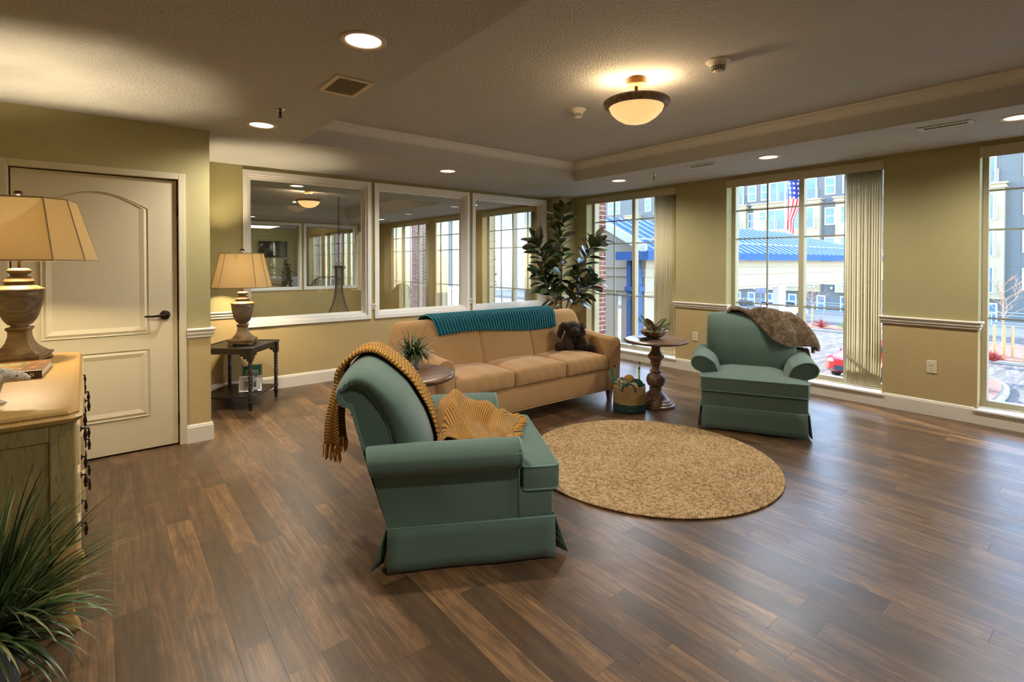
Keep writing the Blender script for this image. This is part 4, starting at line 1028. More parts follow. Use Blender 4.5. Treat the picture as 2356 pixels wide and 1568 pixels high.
# ---------------------------------------------------------------- sofa
def sofa():
    X0, X1, YF_, YB_ = 1.955, 4.085, 3.35, 4.16; xm = (X0 + X1) / 2
    t = thing('sofa', 'tan fabric three-seat sofa with tapered wooden legs in front of the interior windows', 'sofa', (xm, YF_, 0)); off = (-xm, -YF_, 0); F = M_TAN
    g = G()
    def bulge(w):
        if w.y < YF_ + .05: w.y += -.008 * sin(pi * min(1, max(0, (w.z - .125) / .2)))
        return w
    g.rbox(X0 + .05, X1 - .05, YF_ + .012, YB_ - .04, .125, .34, .02, (18, 4, 4), bulge); g.make('seat_base', F, t, off, smooth=True)
    g = G(); g.tube([(X0 + .02, YB_ - .1, .127), (X0 + .02, YF_ + .02, .127), (X1 - .035, YF_ + .02, .127), (X1 - .035, YB_ - .1, .127)], .007, 8); g.make('bottom_piping', F, t, off, smooth=True)
    rs = random.Random(4)
    for k, (a, b) in enumerate(((2.118, 2.728), (2.734, 3.342), (3.348, 3.925))):
        ph = rs.random() * 6
        def cf(w, a=a, b=b, ph=ph):
            u = (w.x - a) / (b - a) * 2 - 1; v = (w.y - YF_) / .52 * 2 - 1; top = (w.z - .33) / .14
            w.z += top * (.034 * (1 - u * u * .9) * (1 - min(1, v * v) * .8)) + .003 * sin(u * 9 + ph) * top
            if w.y < YF_ + .03: w.y += -.016 * sin(pi * max(0, min(1, top))) * (1 - u ** 6) + .0025 * sin(u * 17 + ph + w.z * 30)
            if top < .1: w.z += .008 * (1 - u * u)
            return w
        g = G(); g.rbox(a, b, YF_ - .004, YF_ + .52, .333, .478, .028, (22, 14, 3), cf); o = g.make('seat_cushion', F, t, off, smooth=True)
    # back: leaning upholstered back, three stitched panels, slightly arched top corners
    g = G(); NX, prof = 220, [(3.78, .34), (3.80, .47), (3.835, .60), (3.875, .72), (3.905, .80), (3.93, .85), (3.965, .883), (4.01, .893), (4.06, .885), (4.10, .855), (4.12, .80), (4.14, .6), (4.15, .3), (4.15, .13)]
    prof = [(p.x, p.z) for p in spline([(a, 0, b) for a, b in prof], 3)]
    xa, xb = X0 - .02, X1 - .01
    def bf(u, v):
        i = v * (len(prof) - 1); i0 = int(i); f = i - i0; i1 = min(i0 + 1, len(prof) - 1)
        y = lerp(prof[i0][0], prof[i1][0], f); z = lerp(prof[i0][1], prof[i1][1], f); x = lerp(xa, xb, u)
        e = min(x - xa, xb - x); r = .055
        if e < r: k = 1 - e / r; z = z - (max(0, z - .45) / .44) * .07 * (1 - sqrt(max(0, 1 - k * k)))
        for sx in (2.728, 3.342):
            d = abs(x - sx)
            if d < .06 and y < 4.0: y += .010 * (1 - d / .06) ** 2 + (.010 * (1 - d / .012) if d < .012 else 0)
        return (x, y, z)
    P = g.grid(bf, NX, len(prof) - 1); g.f([r for r in P[0]]); g.f([r for r in P[-1]][::-1])
    g.make('backrest', F, t, off, ang=50)
    # arms: tall, rounded tops, flaring towards the back
    for s, (xo, xi) in ((-1, (X0, 2.115)), (1, (X1, 3.93))):
        g = G()
        def af(u, v, s=s, xo=xo, xi=xi):   # u along y, v around section
            y = lerp(YF_ - .012, 4.0, u); zt = .655 + .055 * sstep(0, 1, u)
            lo = .13; w = abs(xo - xi); a = v
            pts = [(0, lo), (0, zt - .07), (.10, zt - .025), (.38, zt), (.72, zt - .004), (1.02, zt - .035), (1.06, zt - .10), (1.0, .35), (.93, lo)]
            k = a * (len(pts) - 1); k0 = int(k); f = k - k0; k1 = min(k0 + 1, len(pts) - 1)
            px_ = lerp(pts[k0][0], pts[k1][0], f); pz = lerp(pts[k0][1], pts[k1][1], f)
            return (xi + (xo - xi) * px_, y, pz)
        NU_, NV_ = 10, 24; P = g.grid(af, NU_, NV_)
        # rounded front edge
        fr = P[0]; c = Vector((sum(v_.co.x for v_ in fr) / len(fr), YF_ - .02, sum(v_.co.z for v_ in fr) / len(fr)))
        ins = [g.v((lerp(v_.co.x, c.x, .10), YF_ - .022, lerp(v_.co.z, c.z, .025))) for v_ in fr]
        for i in range(len(fr) - 1): g.f([fr[i], fr[i + 1], ins[i + 1], ins[i]])
        g.f([fr[-1], fr[0], ins[0], ins[-1]]); g.f(ins); g.f(P[-1]); 
        for i in range(NU_): g.f([P[i][-1], P[i + 1][-1], P[i + 1][0], P[i][0]])
        g.make('arm', F, t, off, ang=50)
    ml = m_wood('leg_wood', lin(84, 60, 44), lin(130, 98, 76), lin(158, 124, 100))
    for x in (X0 + .08, X1 - .075):
        for y in (YF_ + .06, YB_ - .08):
            g = G(); P = [[g.v((x + sx * w, y + sy * w, z)) for sx, sy in ((-1, -1), (1, -1), (1, 1), (-1, 1))] for w, z in ((.017, 0), (.030, .13))]
            for i in range(4): g.f([P[0][i], P[0][(i + 1) % 4], P[1][(i + 1) % 4], P[1][i]])
            g.f(P[0]); g.f(P[1]); g.make('leg', ml, t, off, bevel=.002)
sofa()
# ---------------------------------------------------------------- throws, fur, rug
def uvgrid(fn, nu, nv, us=1., vs=1.):
    g = G(); uvl = g.bm.loops.layers.uv.new('UVMap'); P = []; uvm = {}
    for i in range(nu + 1):
        r = []
        for j in range(nv + 1):
            v_ = g.v(fn(i / nu, j / nv)); uvm[v_] = (i / nu * us, j / nv * vs); r.append(v_)
        P.append(r)
    for i in range(nu):
        for j in range(nv):
            f = g.f([P[i][j], P[i + 1][j], P[i + 1][j + 1], P[i][j + 1]])
            for lp in f.loops: lp[uvl].uv = uvm[lp.vert]
    g.P = P; return g
def m_knit(name, c, cd, ca=None, rows=.8, chev=.5, cw=7., st=1., dist=.006):
    """uv in metres: u along the piece, v across; ropes of stitches with chevrons"""
    t = NT(name); uv = t.sep(t.coord('UV')); u, v = uv[0], uv[1]
    tri = t.math('ABSOLUTE', t.math('SUBTRACT', t.math('FRACT', t.math('MULTIPLY', v, cw)), .5))
    ph = t.math('ADD', t.math('MULTIPLY', u, 1.0), t.math('MULTIPLY', tri, chev / cw))
    rw = t.math('MULTIPLY', t.math('ADD', t.math('SINE', t.math('MULTIPLY', ph, 6.283 * 75 * rows)), 1.), .5)
    st_ = t.math('MULTIPLY', t.math('ADD', t.math('SINE', t.math('ADD', t.math('MULTIPLY', v, 6.283 * 110 * rows), t.math('MULTIPLY', u, 200.))), 1.), .5)
    h = t.math('ADD', t.math('MULTIPLY', rw, .75), t.math('MULTIPLY', t.math('MULTIPLY', st_, rw), .35))
    n = t.noise(t.coord(), 14, 3); fine = t.noise(t.coord(), 420, 2)
    base = t.mix(n, c, ca or tuple(x * .85 for x in c))
    t.col(t.mix(t.math('MULTIPLY', t.math('ADD', h, t.math('MULTIPLY', fine, .25)), 1.0), cd, base))
    t.set(Roughness=.95, Specular_IOR_Level=.1, Sheen_Weight=.2); t.bump(t.math('ADD', h, t.math('MULTIPLY', fine, .3)), st, dist); return t.m
M_MUST = m_knit('mustard_knit', lin(220, 166, 80), lin(138, 96, 40), lin(204, 146, 62))
cpz = lambda i: (lerp(_cm[min(int(i), len(_cm) - 1)][0], _cm[min(int(i) + 1, len(_cm) - 1)][0], i - int(i)), lerp(_cm[min(int(i), len(_cm) - 1)][1], _cm[min(int(i) + 1, len(_cm) - 1)][1], i - int(i)))
def bk(i, y):
    i = max(0, min(i, len(_cm) - 1.001)); i0 = int(i); f = i - i0
    a = min(abs(y), .384); s = 1 - .35 * (a / .384) ** 3.2
    if a > .33: s -= .3 * ((a - .33) / .054) ** 2
    P = [(lerp(_cp[k][0], _cm[k][0], s), lerp(_cp[k][1], _cm[k][1], s)) for k in (i0, i0 + 1)]
    x, z = lerp(P[0][0], P[1][0], f), lerp(P[0][1], P[1][1], f)
    d = Vector((P[1][0] - P[0][0], 0, P[1][1] - P[0][1])).normalized(); n = Vector((d.z, 0, -d.x))
    if n.dot(Vector((x + .04, 0, z - .6))) < 0: n = -n
    return Vector((x, y, z)), n
t = thing('knit_blanket', 'mustard yellow chevron knit blanket with tasselled ends draped over the near armchair', 'blanket', (1.172, 2.484, 0), A1)
def nz(a, b, s=0.): return sin(a * 1.7 + s) * cos(b * 2.3 + s * 1.3) * .5 + sin(a * 3.9 + b * 2.1 + s * 2) * .3 + sin(a * 7.3 - b * 5.7 + s) * .2
def mb(u, v):
    # u 0 = rear hem, 1 = front hem ; v 0 = camera side edge
    y0, y1 = -.065, .245; y = lerp(y0, y1, v)
    fold = .013 * sin(v * 21 + .4 * sin(u * 9)) + .010 * sin(v * 9 + 2 + u * 2)
    if u < .20:
        q = u / .20; P, n = bk(40, y); z = lerp(.47, P.z, q)
        sq = .72 + .28 * q; yy = .10 + (y - .10) * sq - .03 * (1 - q)
        return Vector((P.x - .020 - .045 * sin(q * pi * .5 + .0) * (1 - q) - .040 * (1 - q) + 1.9 * fold * (1.1 - q * .6), yy, z))
    if u < .60:
        q = (u - .20) / .40; i = lerp(40, 3.0, q ** .95); yy = y + .02 * q * sin(v * 3)
        P, n = bk(i, yy); return P + n * (.017 + abs(fold) * 1.0 + (.012 if .0 < v < .04 else 0))
    q = (u - .60) / .40
    # crumpled over the seat
    P, n = bk(3.0, y); x0 = P.x + .015
    wid = .235 + .05 * sin(q * 3); yc = .09 + .10 * q
    x = lerp(x0, .67 + .07 * v, q) + .02 * sin(v * 7 + q * 4); yy = yc + (v - .5) * 2 * wid + .015 * sin(q * 12 + v * 3)
    cres = .463 - .02 * (abs(yy) / .4) ** 3 - .022 * sstep(.62, .8, x)
    hill = .125 * exp(-((q - .20) / .20) ** 2) * (.25 + .75 * sin(min(pi, v * 3.0)) ** 1.2) + .085 * exp(-((v - .62) / .26) ** 2) * sin(pi * min(1, q * 1.05)) ** .6
    w = .024 * (nz(q * 3.6 + v * 1.2, v * 2.6 - q * 1.6, 1.2) + .55) + .020 * abs(sin(v * 8 + q * 7 + 1.5 * sin(q * 6))) ** 1.5 + .010 * sin(q * 22 + 3 * sin(v * 5))
    h = (hill + w) * sin(pi * min(1, .12 + v * .95)) ** .5 * (1 if q < .85 else lerp(1, .3, (q - .85) / .15))
    z = max(cres + .008, cres + .012 + h)
    return Vector((x, yy, lerp(P.z, z, sstep(0, .10, q)))) if q < .10 else Vector((x, yy, z))
g = uvgrid(mb, 200, 60, 1.75, .42); g.make('knit_cloth', M_MUST, t, smooth=True, solid=.008, sub=0)
def fringe(edge, dirf, n, L_, mat, parent, rad=.0035, seed=1, name='tassel_fringe', cnt=3):
    R_ = random.Random(seed); g = G()
    for k in range(n):
        p = edge(k / (n - 1))
        for m in range(cnt):
            d = dirf(k / (n - 1)); q = Vector(p) + Vector((R_.uniform(-1, 1), R_.uniform(-1, 1), 0)) * .004
            pts = [q]
            for s in range(4): q = q + d * L_ / 4 * R_.uniform(.8, 1.2) + Vector((R_.uniform(-1, 1), R_.uniform(-1, 1), R_.uniform(-.5, .5))) * .006; pts.append(q)
            g.tube(pts, [rad, rad * .9, rad, rad * .8, rad * .6], 5)
    g.make(name, mat, parent, smooth=True)
M_MF = m_fabric('mustard_yarn', lin(210, 154, 72), lin(140, 96, 40), 300)
fringe(lambda f: mb(0, f), lambda f: Vector((-.02, 0, -1)), 26, .085, M_MF, t, seed=2)
fringe(lambda f: mb(1, f), lambda f: Vector((1, .2 * (f - .5), -.02)).normalized(), 30, .045, M_MF, t, seed=3, name='front_tassel_fringe')
fringe(lambda f: mb(lerp(.82, 1, f), 0), lambda f: Vector((.25, -1, -.1)).normalized(), 14, .045, M_MF, t, seed=5, name='front_tassel_fringe')
# teal throw over the sofa back
M_TEAL = NT('teal_ribbed_knit'); uv = M_TEAL.sep(M_TEAL.coord('UV'))
rb = M_TEAL.math('MULTIPLY', M_TEAL.math('ADD', M_TEAL.math('COSINE', M_TEAL.math('MULTIPLY', uv[0], 6.28318 * 44)), 1.), .5)
stt = M_TEAL.math('MULTIPLY', M_TEAL.math('ADD', M_TEAL.math('SINE', M_TEAL.math('ADD', M_TEAL.math('MULTIPLY', uv[1], 6.28318 * 26), M_TEAL.math('MULTIPLY', M_TEAL.math('ABSOLUTE', M_TEAL.math('SUBTRACT', M_TEAL.math('FRACT', M_TEAL.math('MULTIPLY', uv[0], 44.)), .5)), 7.))), 1.), .5)
n_ = M_TEAL.noise(M_TEAL.coord(), 30, 3)
hh = M_TEAL.math('MULTIPLY', rb, M_TEAL.math('ADD', M_TEAL.math('MULTIPLY', stt, .5), .6))
M_TEAL.col(M_TEAL.mix(hh, lin(14, 50, 58), M_TEAL.mix(n_, lin(22, 116, 136), lin(54, 150, 168)))); M_TEAL.set(Roughness=.95, Specular_IOR_Level=.1, Sheen_Weight=.15)
M_TEAL.bump(M_TEAL.math('ADD', hh, M_TEAL.math('MULTIPLY', M_TEAL.noise(M_TEAL.coord(), 400, 2), .3)), .9, .006); M_TEAL = M_TEAL.m
t = thing('ribbed_throw', 'teal ribbed knit throw folded over the top of the sofa back', 'throw', (2.97, 3.98, 0))
def tt(off):
    def f(u, v):
        x = lerp(2.185, 3.755, u); sh = .030 * sin(u * 5 + .6) - .02 * u
        xx = x + (.10 * (1 - v) if u < .02 else .10 * (1 - v) * (1 - u)) - .05 * (1 - v) * u
        pr_ = [(3.872, .742), (3.888, .80), (3.905, .86), (3.932, .905), (3.975, .926), (4.03, .930), (4.09, .912), (4.135, .86), (4.155, .78), (4.165, .70)]
        k = v * (len(pr_) - 1); k0 = min(int(k), len(pr_) - 2); ff = k - k0
        y, z = lerp(pr_[k0][0], pr_[k0 + 1][0], ff), lerp(pr_[k0][1], pr_[k0 + 1][1], ff)
        if v < .35: z += sh * (1 - v / .35) + .035 * u * (1 - v / .35)
        r = (.5 + .5 * cos(u * 2 * pi * 44)) * .007 + off; e = min(1, min(u, 1 - u) / .015)
        c = Vector((0, y - 4.02, z - .76)).normalized() * (r * e)
        return (xx, y + c.y, z + c.z)
    return f
g = uvgrid(tt(.004), 528, 40); g.make('upper_layer', M_TEAL, t, (-2.97, -3.98, 0), smooth=True, solid=.006)
g = uvgrid(tt(-.006), 264, 24); g.make('lower_layer', M_TEAL, t, (-2.97, -3.98, 0), smooth=True, solid=.004)
# fur
def fur_mat(name, a, b, c):
    t = NT(name); r = t.N('NewGeometry').outputs['Random Per Island']; n = t.noise(t.coord(), 16, 3)
    t.col(t.ramp(t.math('ADD', t.math('MULTIPLY', r, .5), t.math('MULTIPLY', n, .5)), [(.25, a), (.5, b), (.72, c)])); t.set(Roughness=.75, Specular_IOR_Level=.25, Sheen_Weight=.2); return t.m
def fur(points, parent, mat, n, L_, w, seed, droop=.5, name='fur_pile'):
    """points(rand)->(p, normal, flow)"""
    R_ = random.Random(seed); vs = []; fs = []
    for k in range(n):
        p, nn, fl = points(R_); d = (nn * R_.uniform(.5, 1.) + fl * R_.uniform(.4, 1.1) + Vector((R_.uniform(-1, 1), R_.uniform(-1, 1), R_.uniform(-1, 1))) * .45).normalized()
        s = d.cross(Vector((R_.uniform(-1, 1), R_.uniform(-1, 1), R_.uniform(-1, 1)))).normalized() * w; l = L_ * R_.uniform(.6, 1.25)
        m = p + d * l * .55; e = p + d * l + Vector((0, 0, -droop * l * .35)); b = len(vs)
        vs += [p - s, p + s, m + s * .8, m - s * .8, e]; fs += [(b, b + 1, b + 2, b + 3), (b + 3, b + 2, b + 4)]
    me = bpy.data.meshes.new(name); me.from_pydata([tuple(v) for v in vs], [], fs); me.materials.append(mat)
    o = bpy.data.objects.new(name, me); COL.objects.link(o); o.parent = parent; o['kind'] = 'stuff'; return o
t = thing('fur_throw', 'brown mottled fur throw hanging over the back corner of the far armchair', 'throw', (4.832, 2.369, 0), A2)
def ft_(u, v):
    y = lerp(-.20, .62, u); yb = min(y, .375)
    i_front = lerp(25, 9, sstep(.05, .62, u)); i_rear = 43
    i = lerp(i_front, i_rear, v); P, n = bk(i, yb)
    P = P + n * (.022 + .012 * nz(u * 9, v * 7, .5) + .012 * sin(u * 14 + v * 4)) * (sstep(0, .06, u))
    if y > .375:
        k = (y - .375) / .245; P.y = .375 + .17 * sin(k * pi * .5) + .01 * sin(v * 9); zl = lerp(.60, .56, v); P.z = lerp(P.z, min(P.z, zl + .16 * (1 - k) + .03 * sin(v * 8)), k ** 1.2)
        P.x -= .05 * k * (1 - v)
    return P
g = uvgrid(ft_, 70, 44); g.make('hide', fur_mat('fur_hide', lin(88, 70, 54), lin(134, 112, 88), lin(168, 146, 118)), t, smooth=True, solid=.014)
def fp(R_):
    u, v = R_.random(), R_.random(); e = .004; p = ft_(u, v); a = ft_(min(1, u + e), v) - ft_(max(0, u - e), v); b = ft_(u, min(1, v + e)) - ft_(u, max(0, v - e))
    n = a.cross(b).normalized() if a.cross(b).length > 1e-9 else Vector((0, 0, 1))
    if n.dot(p - Vector((-.08, 0, .55))) < 0: n = -n
    return p + n * .006, n, Vector((.2, .5, -.6)) * .6
fur(fp, t, fur_mat('brown_fur', lin(88, 70, 54), lin(160, 138, 110), lin(226, 208, 180)), 42000, .021, .0008, 3)
# second fold hanging behind the arm
def ft2(u, v): return Vector((lerp(-.02, -.20, u) , .43 + .05 * sin(u * 6) + .03 * v, lerp(.60, .42 + .05 * u, v)))
g = uvgrid(ft2, 14, 12); g.make('hanging_fold', bpy.data.materials['fur_hide'], t, smooth=True, solid=.03)
def fp2(R_):
    u, v = R_.random(), R_.random(); s = 1 if R_.random() > .4 else -1; return ft2(u, v) + Vector((.012 * s, .012 * s, 0)), Vector((.4 * s, .8 * s, 0)), Vector((0, 0, -1))
fur(fp2, t, bpy.data.materials['brown_fur'], 3500, .024, .0011, 8, name='fold_fur_pile')
# stuffed dog
t = thing('stuffed_dog', 'dark brown plush dog with floppy ears sitting in the sofa corner', 'stuffed animal', (3.775, 3.70, .497), math.radians(-122)); t.scale = (1.12, 1.15, 1.08)
# local: +x towards viewer ; y left
EL = [((-.02, 0, .10), (.075, .075, .10)), ((.0, 0, .215), (.068, .078, .062)), ((.060, .008, .188), (.048, .050, .040)),
      ((.0, .085, .20), (.040, .022, .060)), ((-.005, -.075, .235), (.040, .035, .032)), ((.0, -.105, .200), (.036, .022, .045)), ((.01, -.118, .165), (.028, .020, .035)), ((.0, .095, .17), (.03, .02, .03)),
      ((.03, .062, .13), (.036, .032, .045)), ((.055, .075, .085), (.036, .034, .045)), ((.07, .068, .05), (.036, .034, .036)),
      ((.04, -.055, .13), (.034, .030, .045)), ((.07, -.055, .085), (.036, .034, .045)), ((.085, -.045, .05), (.040, .036, .038)),
      ((.03, .115, .040), (.075, .042, .038)), ((.085, .140, .036), (.032, .036, .034)), ((.03, -.105, .040), (.075, .042, .038)), ((.075, -.135, .045), (.036, .040, .045)), ((-.04, 0, .04), (.07, .09, .04))]
g = G()
for c, r in EL: g.sph(c, r, 14, 10)
o = g.make('body', fur_mat('plush_base', lin(24, 15, 10), lin(38, 24, 17), lin(52, 35, 25)), t, smooth=True)
m_ = o.modifiers.new('remesh', 'REMESH'); m_.mode = 'VOXEL'; m_.voxel_size = .006; m_.use_smooth_shade = True
m_ = o.modifiers.new('smooth', 'SMOOTH'); m_.iterations = 4
def dp_(R_):
    while True:
        c, r = R_.choice(EL); n = Vector((R_.gauss(0, 1), R_.gauss(0, 1), R_.gauss(0, 1))).normalized(); p = Vector(c) + Vector((n.x * r[0], n.y * r[1], n.z * r[2]))
        if any(sum(((p[i] - c2[i]) / r2[i]) ** 2 for i in range(3)) < .93 for c2, r2 in EL): continue
        return p - n * .002, n, Vector((0, 0, -.7))
fur(dp_, t, fur_mat('dark_plush', lin(30, 19, 13), lin(58, 38, 27), lin(104, 76, 58)), 14000, .012, .0009, 5, name='plush_pile')
g = G(); g.sph((.106, .012, .196), (.010, .012, .009), 12, 8); g.make('nose', plain('black_nose', (.01, .01, .012), .25), t, smooth=True)
for s in (-1, 1):
    g = G(); g.sph((.066, s * .030 + .004, .232), .0065, 10, 6); g.make('eye', bpy.data.materials['black_nose'], t, smooth=True)
# jute rug: braided rings of knots
t = thing('braided_rug', 'round braided natural jute rug on the dark wood floor', 'rug', (3.016, 2.208, 0))
MJ = NT('jute'); r_ = MJ.N('NewGeometry').outputs['Random Per Island']; nn_ = MJ.noise(MJ.coord(), 3, 3); f_ = MJ.noise(MJ.coord(), 260, 2)
MJ.col(MJ.mix(MJ.math('MULTIPLY', f_, .5), MJ.ramp(MJ.math('ADD', MJ.math('MULTIPLY', r_, .55), MJ.math('MULTIPLY', nn_, .45)), [(.2, lin(164, 132, 92)), (.5, lin(212, 178, 132)), (.8, lin(236, 210, 168))]), lin(132, 102, 66)))
MJ.set(Roughness=.9, Specular_IOR_Level=.15); MJ.bump(f_, .6, .002)
g = G(); g.lathe([(0, 0), (.853, 0), (.857, .006), (.85, .010), (0, .010)], 96); g.make('backing', plain('jute_backing', lin(120, 88, 54), .9), t, ang=40)
RR = .864; NR = 35; dr = RR / NR; vs = []; fs = []
import itertools
_b = bmesh.new(); bmesh.ops.create_icosphere(_b, subdivisions=1, radius=1.); KV = [v.co.copy() for v in _b.verts]; KF = [[v.index for v in f.verts] for f in _b.faces]; _b.free()
R_ = random.Random(11)
for k in range(NR):
    r = (k + .5) * dr; n = max(3, int(2 * pi * r / .0165))
    for j in range(n):
        for s in (-1, 1):
            a = 2 * pi * (j + (.25 if s > 0 else .75)) / n; rr2 = r + s * dr * .22 + R_.uniform(-.001, .001); A_ = a + pi / 2 + s * .62
            ca, sa = cos(A_), sin(A_); cx, cyy = rr2 * cos(a), rr2 * sin(a); b = len(vs); lx, ly, lz = .0122, .0074, .0068 * R_.uniform(.85, 1.15)
            for v in KV: x, y = v.x * lx, v.y * ly; vs.append((cx + x * ca - y * sa, cyy + x * sa + y * ca, .0105 + v.z * lz))
            for f in KF: fs.append([b + i for i in f])
me = bpy.data.meshes.new('braid'); me.from_pydata(vs, [], fs); me.materials.append(MJ.m)
for p in me.polygons: p.use_smooth = True
o = bpy.data.objects.new('braid', me); COL.objects.link(o); o.parent = t; o['kind'] = 'stuff'
# ---------------------------------------------------------------- tables
M_TBL = m_wood('weathered_brown_wood', lin(78, 54, 42), lin(122, 90, 72), lin(158, 124, 102), 0, 9, .3, 2.0, .25)
M_TBLV = m_wood('turned_brown_wood', lin(82, 56, 42), lin(128, 94, 72), lin(164, 128, 104), 2, 9, .38, 2.0, .15)
TX, TY = 4.235, 3.01
t = thing('pedestal_table', 'round brown wooden pedestal table with turned baluster beside the sofa arm', 'table', (TX, TY, 0))
g = G(); g.lathe([(0, .605), (.20, .605), (.24, .610), (.27, .618), (.296, .622), (.306, .628), (.311, .637), (.309, .644), (.300, .648), (.296, .650), (.288, .6515), (0, .6515)], 72); g.make('tabletop', M_TBL, t, ang=40)
bal = [(0, .0), (.182, 0), (.186, .008), (.184, .02), (.174, .026), (.170, .030), (.166, .042), (.156, .048), (.150, .052), (.146, .062), (.132, .070), (.122, .078), (.112, .096), (.090, .118), (.068, .134), (.058, .150), (.058, .158), (.064, .164), (.062, .172), (.054, .178), (.056, .184), (.076, .20), (.088, .225), (.092, .250), (.088, .275), (.076, .298), (.056, .315), (.048, .322), (.056, .330), (.060, .338), (.054, .346), (.040, .356), (.036, .372), (.038, .392), (.046, .404), (.054, .410), (.055, .418), (.048, .426), (.050, .436), (.060, .452), (.075, .468), (.080, .478), (.078, .490), (.066, .504), (.050, .524), (.042, .544), (.040, .556), (.044, .562), (.044, .568), (.038, .576), (.040, .590), (.060, .604), (0, .606)]
g = G(); g.lathe(bal, 48); g.make('pedestal', M_TBLV, t, ang=24)
# round table with potted grass, between near chair and sofa
T2 = (1.60, 3.13)
t = thing('round_side_table', 'round wooden side table between the near armchair and the left sofa arm', 'table', (*T2, 0))
g = G(); g.lathe([(0, .612), (.275, .612), (.31, .620), (.318, .628), (.324, .636), (.325, .645), (.318, .652), (.312, .655), (.300, .657), (0, .657)], 80); g.make('tabletop', M_TBL, t, ang=40)
g = G(); g.lathe([(r * .95, z * 1.01) for r, z in bal[1:-2]] + [(.08, .613)], 40); g.make('pedestal', M_TBLV, t, smooth=True)
# leafy things
def leaf_mat(name, a, b, rough=.35):
    t = NT(name); r = t.N('NewGeometry').outputs['Random Per Island']; t.col(t.mix(r, a, b)); t.set(Roughness=rough, Specular_IOR_Level=.6); return t.m
def blade(g, base, d, L_, w, droop, n=7, fold=.25, zmin=.006):
    d = d.normalized(); s = d.cross(Vector((0, 0, 1)))
    if s.length < .05: s = Vector((1, 0, 0))
    s.normalize(); P = []; p = Vector(base); dd = d.copy()
    for i in range(n + 1):
        f = i / n; ww = w * (.55 + .45 * min(1, f * 5)) * (1 - f ** 2.2) + w * .04; nn = s.cross(dd).normalized()
        P.append((g.v(p - s * ww + nn * ww * fold), g.v(p), g.v(p + s * ww + nn * ww * fold)))
        p = p + dd * L_ / n; p.z = max(p.z, zmin + .002 * i); dd = (dd + Vector((0, 0, -droop / n * (1 + 2 * f)))).normalized()
    for a, b in zip(P, P[1:]): g.f([a[0], a[1], b[1], b[0]]); g.f([a[1], a[2], b[2], b[1]])
def grass(parent, n, L_, w, z, mat, seed, rad=.05, up=(.2, 1.45), droop=(.6, 2.2), name='foliage'):
    R_ = random.Random(seed); g = G()
    for k in range(n):
        a = R_.uniform(0, 2 * pi); e = R_.uniform(*up); r = rad * sqrt(R_.random())
        blade(g, (r * cos(a), r * sin(a), z), Vector((cos(a) * cos(e), sin(a) * cos(e), sin(e))), L_ * R_.uniform(.6, 1.15) * (.62 + .38 * sin(e)), w * R_.uniform(.7, 1.2), R_.uniform(*droop), 8)
    o = g.make(name, mat, parent, smooth=True); return o
M_GRS = leaf_mat('grass_leaf', lin(28, 46, 22), lin(86, 104, 54)); M_GRS2 = leaf_mat('pale_grass_leaf', lin(96, 104, 60), lin(150, 144, 92))
t = thing('potted_grass', 'small potted grassy plant on the round side table', 'plant', (1.70, 3.245, .657), .3)
g = G(); g.lathe([(0, 0), (.042, 0), (.046, .02), (.060, .085), (.066, .095), (.062, .097), (.056, .092), (.0, .088)], 28); g.make('pot', plain('lilac_grey_pot', lin(136, 130, 146), .3), t, smooth=True)
grass(t, 250, .22, .0052, .085, M_GRS, 21, .045, (.1, 1.4), (.4, 2.2))
# basket
BKX, BKY = 3.893, 3.065
t = thing('yarn_basket', 'round woven basket, natural with dark teal bottom band and teal rope handles', 'basket', (BKX, BKY, 0))
MB_ = NT('woven_basket'); s_ = MB_.sep(MB_.coord()); n_ = MB_.noise(MB_.coord(), 120, 2)
an = MB_.math('ARCTAN2', s_[1], s_[0]); rw = MB_.math('SINE', MB_.math('MULTIPLY', s_[2], 6.283 / .0135)); ck = MB_.math('SINE', MB_.math('ADD', MB_.math('MULTIPLY', an, 62.), MB_.math('MULTIPLY', MB_.math('FLOOR', MB_.math('DIVIDE', s_[2], .0135)), 3.1416)))
h_ = MB_.math('ADD', MB_.math('MULTIPLY', rw, .5), MB_.math('MULTIPLY', ck, .5))
nat = MB_.mix(MB_.math('ADD', MB_.math('MULTIPLY', h_, .3), n_), lin(134, 100, 54), lin(206, 172, 116)); tl = MB_.mix(MB_.math('ADD', MB_.math('MULTIPLY', h_, .3), n_), lin(20, 44, 44), lin(58, 100, 96))
MB_.col(MB_.mix(MB_.math('GREATER_THAN', s_[2], .078), tl, nat)); MB_.set(Roughness=.9); MB_.bump(h_, .9, .006); MB_ = MB_.m
M_TR = plain('teal_rope', lin(40, 84, 78), .9, var=.35, vs=60, bump=.8, bs=160)
g = G(); prof = [(0, 0), (.138, 0), (.148, .008)] + [(.150 + .0022 * sin(z / .0135 * 6.283 * .5), z) for z in [.012 + i * .00675 for i in range(34)]] + [(.150, .246), (.143, .247), (.138, .240), (.134, .10), (0, .095)]
g.lathe(prof, 64); g.make('woven_body', MB_, t, smooth=True)
for ph, nm in ((-2.5, 0), (.65, 0)):
    g = G(); pts = spline([(.150 * cos(ph + a), .150 * sin(ph + a), z) for a, z in ((-.42, .205), (-.40, .232), (-.26, .268), (0, .280), (.26, .268), (.40, .232), (.42, .205))], 5)
    g.tube(pts, [.0085 + .0015 * sin(i * 1.6) for i in range(len(pts))], 8); g.make('handle', M_TR, t, smooth=True)
